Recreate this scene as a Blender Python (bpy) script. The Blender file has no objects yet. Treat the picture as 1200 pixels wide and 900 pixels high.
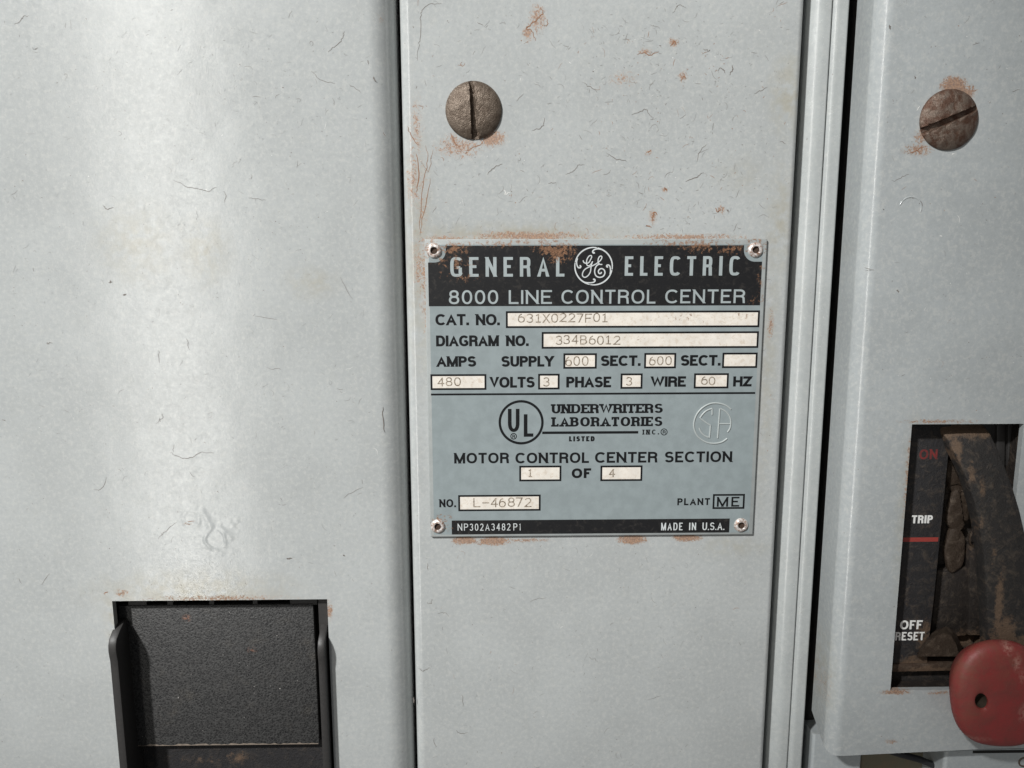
import bpy, bmesh, math, random
from mathutils import Vector, Matrix, Euler

S = 0.001                       # everything below is measured in millimetres
sc = bpy.context.scene
COL = sc.collection

# ------------------------------------------------------------------ camera
F_PX, PW, PH = 901.0, 1200.0, 900.0
CAM = Vector((0.0, -226.0, 0.0))
PITCH, YAW, ROLL = math.radians(9.06), math.radians(0.9), math.radians(0.12)
cam_rot = (Matrix.Rotation(-YAW, 3, 'Z') @ Matrix.Rotation(math.pi / 2 - PITCH, 3, 'X')
           @ Matrix.Rotation(-ROLL, 3, 'Z'))
cd = bpy.data.cameras.new('camera')
cd.sensor_width = 36.0
cd.lens = F_PX / PW * 36.0
cd.clip_start, cd.clip_end = 0.005, 50.0
cam = bpy.data.objects.new('camera', cd)
COL.objects.link(cam)
cam.matrix_world = Matrix.Translation(CAM * S) @ cam_rot.to_4x4()
sc.camera = cam

# ------------------------------------------------------------------ light
w = bpy.data.worlds.new('World')
sc.world = w
w.use_nodes = True
bg = w.node_tree.nodes['Background']
bg.inputs[0].default_value = (0.97, 0.99, 1.0, 1)
bg.inputs[1].default_value = 0.128


def area(name, loc, target, sx, sy, watts, color, spread=180):
    l = bpy.data.lights.new(name, 'AREA')
    l.shape = 'RECTANGLE'
    l.size, l.size_y = sx, sy
    l.energy = watts
    l.color = color
    l.spread = math.radians(spread)
    o = bpy.data.objects.new(name, l)
    COL.objects.link(o)
    o.location = loc
    o.rotation_euler = (Vector(target) - Vector(loc)).to_track_quat('-Z', 'Y').to_euler()
    return o


def spot(name, loc, target, watts, color, deg, blend, radius):
    l = bpy.data.lights.new(name, 'SPOT')
    l.energy, l.color = watts, color
    l.spot_size, l.spot_blend = math.radians(deg), blend
    l.shadow_soft_size = radius
    o = bpy.data.objects.new(name, l)
    COL.objects.link(o)
    o.location = loc
    o.rotation_euler = (Vector(target) - Vector(loc)).to_track_quat('-Z', 'Y').to_euler()
    return o


# a tall bright doorway behind the photographer's left shoulder, and the softer light of the hall from upper left
area('doorway_light', (-0.605, -1.2, 0.12), (-0.1, 0, 0.0), 0.135, 1.85, 3.3, (1.0, 0.975, 0.92))
spot('hall_light', (-1.10, -1.29, 1.22), (-0.190, 0, 0.160), 262.0, (1.0, 1.0, 0.985), 17.7, 0.463, 0.06)

sc.view_settings.view_transform = 'Standard'
sc.view_settings.look = 'None'
sc.view_settings.exposure = 0.0
sc.view_settings.gamma = 1.0
sc.cycles.use_denoising = True
sc.cycles.max_bounces = 6


# ------------------------------------------------------------------ measuring
def P(px, py, h=0.0):
    """Point (mm) where the sight line of a photo position meets the vertical plane standing h mm proud of the door."""
    d = cam_rot @ Vector(((px - PW / 2) / F_PX, -(py - PH / 2) / F_PX, -1.0))
    t = (-h - CAM.y) / d.y
    return CAM + d * t


def X(px, py, h=0.0): return P(px, py, h).x
def Z(px, py, h=0.0): return P(px, py, h).z


# ------------------------------------------------------------------ materials
class NT:
    def __init__(self, name):
        self.m = bpy.data.materials.new(name)
        self.m.use_nodes = True
        self.t = self.m.node_tree
        self.b = self.t.nodes['Principled BSDF']
        tc = self.t.nodes.new('ShaderNodeTexCoord')
        self.mm = self.vec('SCALE', tc.outputs['Object'], scale=1000.0)

    def n(self, kind, **kw):
        k = self.t.nodes.new(kind)
        for a, b in kw.items():
            setattr(k, a, b)
        return k

    def put(self, sock, v):
        if isinstance(v, bpy.types.NodeSocket):
            self.t.links.new(v, sock)
        else:
            sock.default_value = v

    def vec(self, op, a, b=None, scale=None):
        k = self.n('ShaderNodeVectorMath', operation=op)
        self.put(k.inputs[0], a)
        if b is not None: self.put(k.inputs[1], b)
        if scale is not None: k.inputs['Scale'].default_value = scale
        return k.outputs['Value'] if op in ('LENGTH', 'DOT_PRODUCT') else k.outputs['Vector']

    def math(self, op, a, b=0.0, c=0.0, clamp=False):
        k = self.n('ShaderNodeMath', operation=op, use_clamp=clamp)
        self.put(k.inputs[0], a); self.put(k.inputs[1], b); self.put(k.inputs[2], c)
        return k.outputs[0]

    def noise(self, scale, detail=3.0, rough=0.55, dist=0.0, offset=(0, 0, 0), stretch=(1, 1, 1)):
        v = self.vec('ADD', self.mm, offset)
        v = self.vec('MULTIPLY', v, stretch)
        k = self.n('ShaderNodeTexNoise')
        self.put(k.inputs['Vector'], v)
        k.inputs['Scale'].default_value = scale
        k.inputs['Detail'].default_value = detail
        k.inputs['Roughness'].default_value = rough
        k.inputs['Distortion'].default_value = dist
        return k.outputs['Fac']

    def ramp(self, v, lo, hi, a=0.0, b=1.0, smooth=True):
        k = self.n('ShaderNodeMapRange')
        k.interpolation_type = 'SMOOTHSTEP' if smooth else 'LINEAR'
        self.put(k.inputs[0], v)
        for i, q in enumerate((lo, hi, a, b)):
            self.put(k.inputs[1 + i], q)
        return k.outputs[0]

    def mix(self, f, a, b):
        k = self.n('ShaderNodeMix', data_type='RGBA')
        self.put(k.inputs['Factor'], f)
        self.put(k.inputs[6], a if isinstance(a, bpy.types.NodeSocket) else (*a, 1))
        self.put(k.inputs[7], b if isinstance(b, bpy.types.NodeSocket) else (*b, 1))
        return k.outputs[2]

    def spots(self, lst):
        """Soft ellipses at (x, z) with radii rx, rz (mm), each with a strength; the largest wins."""
        out = None
        for (x, z, rx, rz, s) in lst:
            v = self.vec('SUBTRACT', self.mm, (x, 0, z))
            v = self.vec('MULTIPLY', v, (1.0 / rx, 0, 1.0 / rz))
            r = self.ramp(self.vec('LENGTH', v), 1.0, 0.0, 0.0, s, smooth=False)
            out = r if out is None else self.math('MAXIMUM', out, r)
        return out

    def bump(self, height, dist, strength=1.0, normal=None):
        k = self.n('ShaderNodeBump')
        self.put(k.inputs['Height'], height)
        k.inputs['Distance'].default_value = dist * S
        k.inputs['Strength'].default_value = strength
        if normal is not None: self.put(k.inputs['Normal'], normal)
        return k.outputs[0]

    def done(self, color=None, rough=None, normal=None, metal=0.0, spec=0.5):
        if color is not None: self.put(self.b.inputs['Base Color'], color if isinstance(color, bpy.types.NodeSocket) else (*color, 1))
        if rough is not None: self.put(self.b.inputs['Roughness'], rough)
        if normal is not None: self.put(self.b.inputs['Normal'], normal)
        self.put(self.b.inputs['Metallic'], metal)
        self.b.inputs['Specular IOR Level'].default_value = spec
        return self.m


RUST = (0.37, 0.195, 0.10)
RUST_DARK = (0.17, 0.075, 0.035)
DUST = (0.22, 0.145, 0.09)


def pxspots(lst, h=0.0):
    out = []
    for (px, py, rx, ry, s) in lst:
        p = P(px, py, h)
        out.append((p.x, p.z, rx / 4.0, ry / 4.0, s))
    return out


def paint(name, base, rust=None, stain=None, rough=0.19, h=0.0, grain=1.0):
    t = NT(name)
    big = t.noise(0.035, 4)
    mid = t.noise(0.35, 4, 0.6, offset=(31, 0, 7))
    fine = t.noise(2.6, 3, 0.65)
    col = t.mix(t.ramp(big, 0.3, 0.7), tuple(c * 0.94 for c in base), tuple(c * 1.05 for c in base))
    col = t.mix(t.ramp(mid, 0.45, 0.8, 0, 0.22), col, (base[0] * 0.93, base[1] * 0.90, base[2] * 0.84))
    col = t.mix(t.ramp(fine, 0.56, 0.80, 0, 0.20 * grain), col, tuple(c * 0.62 for c in base))
    sheen_mottle = t.noise(0.75, 5, 0.72, 0.3, offset=(61, 8, 23))  # mottled enamel tone that also paints the grain of the sheen
    col = t.mix(t.ramp(sheen_mottle, 0.48, 0.64, 0, 0.42 * grain), col, (0.56, 0.565, 0.54))
    col = t.mix(t.ramp(sheen_mottle, 0.47, 0.34, 0, 0.32 * grain), col, tuple(c * 0.80 for c in base))
    speck = t.math('MULTIPLY', t.ramp(t.noise(1.5, 2, 0.5, offset=(5, 3, 77)), 0.70, 0.76), t.ramp(t.noise(0.16, 2, offset=(9, 1, 3)), 0.5, 0.66))
    col = t.mix(t.math('MULTIPLY', speck, 0.75), col, (0.17, 0.13, 0.10))
    if stain:
        m = t.math('MULTIPLY', t.spots(pxspots(stain, h)), t.ramp(t.noise(0.3, 4, 0.6), 0.30, 0.65))
        col = t.mix(m, col, (base[0] * 0.85, base[1] * 0.74, base[2] * 0.55))
    rmap = None
    if rust:
        sp = t.spots(pxspots(rust, h))
        nz = t.noise(0.95, 6, 0.72, 1.6, offset=(3, 0, 19))
        rmap = t.ramp(t.math('ADD', t.math('MULTIPLY', sp, 1.3), t.math('MULTIPLY', t.math('SUBTRACT', nz, 0.5), 2.4)), 0.27, 0.52)
        rmap = t.math('MULTIPLY', rmap, t.ramp(sp, 0.0, 0.15))
        halo = t.math('MULTIPLY', t.ramp(sp, 0.02, 0.6, 0, 0.55), t.ramp(nz, 0.30, 0.62))
        col = t.mix(halo, col, (0.42, 0.335, 0.25))
        col = t.mix(t.math('MULTIPLY', rmap, 0.85), col, t.mix(t.ramp(t.noise(2.0, 3), 0.35, 0.65), RUST, RUST_DARK))
    r = t.math('ADD', rough, t.math('MULTIPLY', t.math('SUBTRACT', mid, 0.5), 0.16))
    r = t.math('ADD', r, t.math('MULTIPLY', t.math('SUBTRACT', fine, 0.5), 0.14))
    mott = t.noise(0.95, 4, 0.7, 0.6, offset=(13, 4, 8))
    r = t.math('ADD', r, t.math('MULTIPLY', t.math('SUBTRACT', mott, 0.5), 0.34))
    col = t.mix(t.ramp(mott, 0.40, 0.75, 0, 0.16), col, tuple(c * 0.72 for c in base))
    if rmap is not None: r = t.math('ADD', r, t.math('MULTIPLY', rmap, 0.55))
    peel = t.math('ADD', t.noise(1.3, 3, 0.6, 0.4), t.math('MULTIPLY', t.noise(3.6, 2, 0.6), 0.4))
    nrm = t.bump(peel, 0.017 * grain)
    nrm = t.bump(t.noise(0.11, 1, 0.4, offset=(2, 2, 2)), 0.10, normal=nrm)
    t.b.inputs['IOR'].default_value = 1.7
    return t.done(col, r, nrm, spec=0.75)


def simple(name, base, rough, bump=0.0, scale=2.0, var=0.15, metal=0.0, dirt=None, dirt_amt=0.0, spec=0.5):
    t = NT(name)
    nz = t.noise(scale, 4, 0.6)
    col = t.mix(nz, tuple(c * (1 - var) for c in base), tuple(c * (1 + var) for c in base))
    if dirt:
        m = t.ramp(t.noise(0.22, 5, 0.7, 0.4, offset=(17, 5, 2)), 0.5 - dirt_amt * 0.3, 0.75 - dirt_amt * 0.25, 0, min(1, dirt_amt * 1.3))
        col = t.mix(m, col, dirt)
    nrm = t.bump(nz, bump) if bump else None
    return t.done(col, rough, nrm, metal, spec)


GREY = (0.440, 0.458, 0.455)
M = {}
M['left_paint'] = paint('grey enamel of the left door', GREY,
    rust=[(143, 695, 12, 8, .45), (258, 701, 130, 6, .42), (386, 716, 7, 20, .5), (446, 20, 7, 10, .25), (221, 614, 10, 3, .35)],
    stain=[(160, 285, 60, 60, .5), (240, 295, 40, 50, .55), (365, 332, 40, 25, .5), (225, 695, 160, 40, .75), (130, 720, 14, 50, .6)])
M['centre_paint'] = paint('grey enamel of the centre door', GREY,
    rust=[(630, 22, 14, 22, .5), (619, 38, 10, 14, .5), (488, 150, 12, 60, .34), (484, 210, 12, 50, .36), (495, 240, 10, 70, .28),
          (490, 312, 10, 60, .35), (497, 330, 6, 90, .4), (538, 172, 40, 18, .45), (577, 162, 22, 14, .75), (532, 165, 10, 12, .5),
          (620, 277, 110, 9, .56), (800, 278, 110, 6, .5), (520, 281, 40, 9, .5), (545, 633, 22, 8, .95), (578, 634, 30, 8, .9), (620, 633, 40, 4, .45),
          (741, 632, 24, 9, .95), (806, 630, 24, 7, .95), (765, 254, 8, 12, .5), (779, 222, 6, 5, .5), (789, 50, 9, 8, .5), (756, 60, 12, 7, .42),
          (845, 246, 7, 8, .42), (760, 178, 7, 5, .42), (730, 92, 24, 14, .3), (800, 90, 8, 10, .4), (903, 380, 6, 30, .4)],
    stain=[(925, 110, 30, 60, .7), (915, 260, 24, 90, .6), (870, 205, 40, 30, .3), (860, 640, 60, 20, .4), (492, 300, 24, 180, .6), (900, 430, 14, 200, .5), (600, 275, 200, 18, .7)])
M['right_paint'] = paint('grey enamel of the right door', (0.415, 0.440, 0.445),
    rust=[(1118, 101, 20, 14, 1.0), (1132, 108, 16, 12, .7), (1080, 160, 12, 14, .5), (1075, 176, 24, 10, .5), (1064, 560, 6, 90, .42), (1100, 494, 70, 4, .42),
          (1050, 811, 30, 5, .66), (1044, 869, 12, 5, .42), (1100, 812, 20, 5, .5), (966, 812, 16, 56, .42), (1112, 140, 36, 37, .40)],
    stain=[(962, 805, 26, 90, .9), (994, 80, 16, 60, .5), (1005, 170, 10, 40, .4), (1000, 290, 14, 22, .6), (1062, 600, 16, 160, .5)], h=6)
M['rib_paint'] = paint('grey enamel of the frame strips', (0.43, 0.452, 0.448),
    rust=[(925, 400, 5, 40, .4), (918, 420, 5, 20, .3)], stain=[(985, 85, 10, 60, .6), (950, 290, 12, 40, .4)], rough=0.22, grain=0.7)
M['lower_paint'] = paint('grey enamel of the lower panels', (0.40, 0.43, 0.44), rough=0.4)
M['scratch'] = simple('bare scratch in the enamel', (0.175, 0.155, 0.14), 0.7)
M['scratch_rust'] = simple('rusty scratch in the enamel', (0.27, 0.14, 0.08), 0.8)
M['scratch_faint'] = simple('faint scuff in the enamel', (0.25, 0.245, 0.235), 0.6)
M['scratch_pale'] = simple('pale chip in the enamel', (0.72, 0.72, 0.69), 0.5)
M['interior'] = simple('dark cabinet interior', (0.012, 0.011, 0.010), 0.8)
M['olive'] = simple('dusty olive bracket', (0.16, 0.145, 0.10), 0.75, dirt=DUST, dirt_amt=0.3)
M['rubber'] = simple('black cable sheath', (0.02, 0.02, 0.022), 0.45)
M['ink_black'] = simple('black printing ink', (0.008, 0.0085, 0.0095), 0.5, scale=1.2, var=0.3, spec=0.25)
M['plate_metal'] = None


def plate_mat(name, base, rustspots, rough=0.42, bump=0.02, metal=0.0, dark=False, tan=False):
    t = NT(name)
    nz = t.noise(0.3, 5, 0.6)
    fine = t.noise(3.0, 3, 0.6)
    col = t.mix(t.ramp(nz, 0.3, 0.7), tuple(c * 0.93 for c in base), tuple(c * 1.06 for c in base))
    col = t.mix(t.ramp(fine, 0.58, 0.8, 0, 0.3), col, (0.20, 0.19, 0.17) if not dark else (0.085, 0.08, 0.075))
    r = rough
    if rustspots:
        sp = t.spots(pxspots(rustspots))
        q = t.noise(0.9, 5, 0.7, 0.6, offset=(3, 0, 19))
        m = t.ramp(t.math('ADD', sp, t.math('MULTIPLY', t.math('SUBTRACT', q, 0.5), 2.4)), 0.30, 0.62)
        m = t.math('MULTIPLY', m, t.ramp(sp, 0.0, 0.15))
        col = t.mix(t.math('MULTIPLY', m, 0.8), col, t.mix(t.ramp(fine, 0.4, 0.6), (0.34, 0.185, 0.105), (0.15, 0.07, 0.036)))
    if tan:
        col = t.mix(t.ramp(t.noise(0.8, 5, 0.75, 0.6, offset=(5, 2, 8)), 0.48, 0.66, 0, 0.55), col, (0.56, 0.46, 0.36))
    if dark:
        du = t.noise(0.5, 6, 0.75, 0.5, offset=(2, 9, 33))
        col = t.mix(t.ramp(du, 0.50, 0.72, 0, 0.5), col, (0.062, 0.055, 0.048))
    return t.done(col, rough, t.bump(t.math('ADD', nz, t.math('MULTIPLY', fine, 0.3)), bump), metal)


PLATE_RUST = [(505, 292, 26, 24, .52), (640, 287, 40, 12, .55), (663, 292, 22, 16, .62), (590, 285, 70, 8, .5), (545, 290, 30, 10, .4), (800, 284, 90, 7, .5),
              (885, 288, 30, 20, .5), (860, 288, 40, 10, .42), (530, 296, 26, 10, .42), (520, 310, 10, 14, .4), (515, 612, 26, 22, .48), (548, 310, 16, 16, .34), (497, 320, 5, 60, .4),
              (540, 325, 30, 10, .42), (655, 296, 26, 18, .75), (640, 292, 16, 14, .7), (530, 291, 30, 14, .62), (536, 305, 12, 26, .5), (518, 304, 8, 14, .5), (820, 288, 40, 12, .6), (855, 292, 30, 10, .5), (890, 330, 8, 60, .35), (810, 292, 12, 14, .4), (880, 352, 14, 8, .36)]
M['plate_metal'] = plate_mat('dull plate metal', (0.34, 0.36, 0.355), PLATE_RUST, 0.4)
M['plate_blue'] = plate_mat('blue grey plate print', (0.262, 0.303, 0.311), PLATE_RUST, 0.44)
M['band_black'] = plate_mat('black plate print', (0.010, 0.010, 0.011), PLATE_RUST, 0.42, dark=True)
M['letter_blue'] = plate_mat('blue grey lettering', (0.35, 0.395, 0.40), PLATE_RUST, 0.44)
M['letter_pale'] = plate_mat('pale lettering', (0.60, 0.63, 0.63), PLATE_RUST, 0.44)
M['window_white'] = plate_mat('cream white writing field', (0.76, 0.71, 0.64), [(800, 372, 60, 10, .30), (870, 369, 16, 9, .42), (600, 372, 12, 9, .25), (740, 396, 40, 8, .24), (880, 430, 8, 6, .4), (555, 447, 20, 8, .26), (620, 590, 20, 6, .22)], 0.5, tan=True)
def typed_mat():
    t = NT('worn typed characters')
    k = t.ramp(t.noise(1.6, 4, 0.7), 0.34, 0.66)
    return t.done(t.mix(k, (0.12, 0.088, 0.06), (0.42, 0.36, 0.29)), 0.6)


M['typed'] = typed_mat()
M['emboss'] = simple('embossed plate metal', (0.38, 0.41, 0.405), 0.36, var=0.1)


def rivet_mat():
    t = NT('bright rivet metal')
    nz = t.noise(1.2, 4, 0.65)
    col = t.mix(t.ramp(nz, 0.44, 0.62), (0.74, 0.70, 0.67), (0.34, 0.20, 0.14))
    return t.done(col, 0.36, t.bump(nz, 0.06), 0.35)


M['rivet'] = rivet_mat()
M['rivet_hole'] = simple('shaded rivet bore', (0.05, 0.028, 0.018), 0.8)  # dark colour stands for the shade inside the shallow bore


def screw_mat(name, a, b, c, k):
    t = NT(name)
    nz = t.noise(0.42, 5, 0.65, 0.5, offset=(k, 2, k))
    f = t.noise(2.4, 4, 0.7, offset=(k, k, 1))
    col = t.mix(t.ramp(nz, 0.38, 0.62), a, b)
    col = t.mix(t.ramp(f, 0.55, 0.72, 0, 0.8), col, c)
    return t.done(col, t.ramp(f, 0.3, 0.7, 0.30, 0.55), t.bump(t.math('ADD', f, nz), 0.22), 0.45)


M['screw_grey'] = screw_mat('weathered grey brown screw steel', (0.11, 0.080, 0.058), (0.18, 0.140, 0.108), (0.045, 0.032, 0.025), 3.0)
M['screw_rust'] = screw_mat('rusted screw steel', (0.105, 0.055, 0.036), (0.19, 0.145, 0.115), (0.05, 0.018, 0.010), 11.0)


def texplate():
    t = NT('black leather grain moulding')
    v = t.n('ShaderNodeTexVoronoi')
    v.feature = 'SMOOTH_F1'
    d = t.vec('ADD', t.mm, (0, 0, 0))
    t.put(v.inputs['Vector'], d)
    v.inputs['Scale'].default_value = 1.75
    h = t.math('ADD', v.outputs['Distance'], t.math('MULTIPLY', t.noise(2.4, 4, 0.65), 1.1))
    col = t.mix(t.ramp(h, 0.45, 1.25), (0.008, 0.008, 0.009), (0.060, 0.059, 0.058))
    dust = t.math('MULTIPLY', t.ramp(t.noise(0.14, 5, 0.7), 0.52, 0.8), 0.35)
    col = t.mix(dust, col, (0.12, 0.105, 0.085))
    rs = t.math('MULTIPLY', t.spots(pxspots([(212, 732, 7, 6, 1), (345, 706, 10, 5, .8), (160, 707, 30, 6, .8), (290, 770, 8, 6, .6)])), t.ramp(t.noise(1.2, 3), 0.45, 0.6))
    col = t.mix(rs, col, (0.22, 0.10, 0.06))
    lint = t.ramp(t.noise(1.1, 2, 0.5, offset=(40, 2, 9)), 0.745, 0.77)
    col = t.mix(t.math('MULTIPLY', lint, 0.8), col, (0.5, 0.48, 0.45))
    return t.done(col, 0.5, t.bump(h, 0.16))


M['leather'] = texplate()


def dusty_black(name, spots, h, base=(0.022, 0.021, 0.022), amt=0.25):
    t = NT(name)
    nz = t.noise(0.35, 6, 0.72, 0.5)
    f = t.noise(1.8, 4, 0.7)
    col = t.mix(f, tuple(c * .6 for c in base), tuple(c * 1.6 for c in base))
    col = t.mix(t.ramp(nz, 0.47, 0.72, 0, amt), col, (0.13, 0.10, 0.075))
    lint = t.ramp(t.noise(2.2, 3, 0.7, 2.0, offset=(8, 4, 51)), 0.66, 0.74, 0, amt)
    col = t.mix(lint, col, (0.22, 0.19, 0.16))
    if spots:
        sp = t.spots(pxspots(spots, h))
        m = t.ramp(t.math('ADD', sp, t.math('MULTIPLY', t.math('SUBTRACT', t.noise(0.5, 5, 0.7), 0.5), 1.7)), 0.22, 0.66)
        m = t.math('MULTIPLY', m, t.ramp(sp, 0.0, 0.2))
        col = t.mix(t.math('MULTIPLY', m, 0.9), col, t.mix(f, (0.07, 0.045, 0.03), (0.20, 0.135, 0.09)))
    return t.done(col, 0.62, t.bump(t.math('ADD', nz, t.math('MULTIPLY', f, 0.5)), 0.45), spec=0.3)


M['guide'] = simple('grey black guide edge', (0.034, 0.032, 0.031), 0.5, 0.05, 1.0, 0.25)
M['lower_plate'] = dusty_black('dusty black lower moulding', [(280, 890, 30, 14, .6), (230, 892, 60, 10, .35), (170, 884, 20, 8, .3)], -7)
M['ledge'] = simple('worn dusty ledge edge', (0.22, 0.18, 0.145), 0.7, 0.1, 1.2, 0.5)
M['label_strip'] = dusty_black('scuffed black label strip', [(1070, 775, 46, 24, .9), (1078, 735, 26, 34, .6), (1085, 655, 22, 14, .38), (1060, 700, 18, 20, .3), (1076, 745, 16, 40, .5), (1090, 700, 10, 60, .4)], -3, (0.024, 0.023, 0.024), 0.45)
M['lever_black'] = dusty_black('dusty black lever', [(1112, 503, 60, 24, 1.0), (1150, 503, 50, 20, 1.0), (1122, 528, 12, 24, .85), (1134, 552, 9, 22, .7), (1143, 570, 7, 22, .6), (1152, 640, 6, 40, .4), (1157, 700, 9, 70, .85), (1163, 735, 22, 40, 1.1), (1185, 750, 70, 26, 1.1), (1130, 500, 50, 16, .9), (1140, 600, 6, 60, .4)], 4, (0.024, 0.022, 0.021), amt=0.48)
M['linkage'] = dusty_black('brown dirt caked linkage', None, -8, (0.038, 0.026, 0.018), 0.7)
M['slot_floor'] = dusty_black('dirt caked slot floor', [(1118, 560, 16, 40, .9), (1130, 745, 46, 30, 1.0), (1120, 620, 24, 60, .6), (1146, 690, 20, 60, .6)], -10, (0.022, 0.018, 0.016), 0.5)
M['rust_ledge'] = dusty_black('rusty bottom ledge', [(1080, 780, 50, 12, .9)], -3, (0.05, 0.032, 0.022), 0.7)
M['red_ink'] = simple('faded red print', (0.20, 0.03, 0.028), 0.5, 0, 1.5, 0.4, dirt=(0.05, 0.03, 0.03), dirt_amt=0.45)
M['red_bar'] = simple('red print', (0.30, 0.045, 0.036), 0.5, 0, 1.5, 0.2)
M['white_ink'] = simple('white print', (0.78, 0.78, 0.76), 0.5, 0, 1.5, 0.15)


def knob_mat():
    t = NT('dull red grip plastic')
    nz = t.noise(0.18, 5, 0.65, 0.4)
    f = t.noise(1.6, 4, 0.7)
    col = t.mix(t.ramp(nz, 0.3, 0.7), (0.25, 0.034, 0.032), (0.19, 0.038, 0.032))
    sp = t.spots(pxspots([(1135, 790, 50, 50, .6), (1150, 765, 50, 26, .7), (1145, 840, 30, 30, .45), (1190, 780, 30, 40, .5)], 20))
    col = t.mix(t.math('MULTIPLY', sp, t.ramp(t.noise(0.4, 4, 0.6), 0.3, 0.7)), col, (0.17, 0.075, 0.045))
    wr = t.spots(pxspots([(1160, 752, 26, 5, .9), (1182, 760, 9, 10, .9), (1190, 776, 7, 14, .8), (1196, 790, 6, 12, .6), (1128, 762, 10, 8, .6), (1198, 833, 10, 16, .7), (1140, 866, 30, 5, .5)], 17))
    col = t.mix(t.math('MULTIPLY', wr, t.ramp(t.noise(0.9, 5, 0.7), 0.38, 0.6)), col, (0.42, 0.22, 0.18))
    col = t.mix(t.ramp(t.noise(0.6, 6, 0.75, 0.8, offset=(7, 7, 1)), 0.56, 0.72, 0, 0.5), col, (0.11, 0.06, 0.045))
    col = t.mix(t.ramp(f, 0.62, 0.8, 0, 0.35), col, (0.40, 0.15, 0.12))
    return t.done(col, t.ramp(nz, 0.3, 0.7, 0.45, 0.62), t.bump(t.math('ADD', nz, t.math('MULTIPLY', f, 0.2)), 0.2))


M['knob'] = knob_mat()
M['knob_hole'] = simple('dusty grip bore', (0.04, 0.028, 0.018), 0.8, 0.1, 1.0, 0.4)


# ------------------------------------------------------------------ mesh helpers
class Mesh:
    def __init__(self):
        self.v, self.f, self.mi = [], [], []

    def vert(self, x, y, z):
        self.v.append((x, y, z)); return len(self.v) - 1

    def face(self, ids, m=0):
        self.f.append(tuple(ids)); self.mi.append(m)

    def box(self, x0, x1, y0, y1, z0, z1, m=0):
        i = [self.vert(x, y, z) for x in (x0, x1) for y in (y0, y1) for z in (z0, z1)]
        for q in ((0, 1, 3, 2), (4, 6, 7, 5), (0, 4, 5, 1), (2, 3, 7, 6), (0, 2, 6, 4), (1, 5, 7, 3)):
            self.face([i[k] for k in q], m)

    def build(self, name, mats, parent=None, smooth=None, bevel=0.0, merge=0.0, seg=2, origin=None):
        me = bpy.data.meshes.new(name)
        bm = bmesh.new()
        vs = [bm.verts.new(Vector(p)) for p in self.v]
        for ids, m in zip(self.f, self.mi):
            try:
                f = bm.faces.new([vs[i] for i in ids])
                f.material_index = m
            except ValueError:
                pass
        if merge: bmesh.ops.remove_doubles(bm, verts=bm.verts[:], dist=merge)
        if bevel:
            bmesh.ops.recalc_face_normals(bm, faces=bm.faces[:])
            es = [e for e in bm.edges if len(e.link_faces) == 2 and e.calc_face_angle(0) > 0.6]
            bmesh.ops.bevel(bm, geom=es, offset=bevel, segments=seg, affect='EDGES', profile=0.5)
        bmesh.ops.recalc_face_normals(bm, faces=bm.faces[:]) if bevel or merge else None
        off = Vector(origin) if origin is not None else Vector((0, 0, 0))
        for v in bm.verts: v.co = (v.co - off) * S
        bm.to_mesh(me); bm.free()
        for m in (mats if isinstance(mats, (list, tuple)) else [mats]):
            me.materials.append(m)
        if smooth is not None:
            for p in me.polygons: p.use_smooth = True
            me.set_sharp_from_angle(angle=math.radians(smooth))
        o = bpy.data.objects.new(name, me)
        COL.objects.link(o)
        if parent is not None:
            o.parent = parent
            base = Vector(parent.get('_base', (0, 0, 0)))
            o.location = (off - base) * S
            o['_base'] = tuple(off)
        else:
            o.location = off * S
            o['_base'] = tuple(off)
        return o


def tag(o, label, cat, group=None, kind=None):
    o['label'] = label; o['category'] = cat
    if group: o['group'] = group
    if kind: o['kind'] = kind
    return o


def thing(name, label, cat, base, group=None):
    o = bpy.data.objects.new(name, None)
    COL.objects.link(o)
    o.empty_display_size = 0.01
    o.location = Vector(base) * S
    o['_base'] = tuple(base)
    return tag(o, label, cat, group)


def arc(cx, cy, r, a0, a1, n):
    return [(cx + r * math.cos(math.radians(a0 + (a1 - a0) * i / n)), cy + r * math.sin(math.radians(a0 + (a1 - a0) * i / n))) for i in range(n + 1)]


def sheet_profile(xl, xr, h, back, rl, rr, backl=None, n=30):
    """Cross-section (x, y) of a pressed sheet: left flange, left bend, flat front, right bend, right flange."""
    bl = back if backl is None else backl
    pts = [(xl, -bl)]
    c = arc(xl + rl, -(h - rl), rl, 180, 270, n)
    pts += c
    pts.append((xl + rl + 0.4, -h))
    pts.append((xr - rr - 0.4, -h))
    pts += arc(xr - rr, -(h - rr), rr, 270, 360, n)
    pts.append((xr, -back))
    return pts


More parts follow.
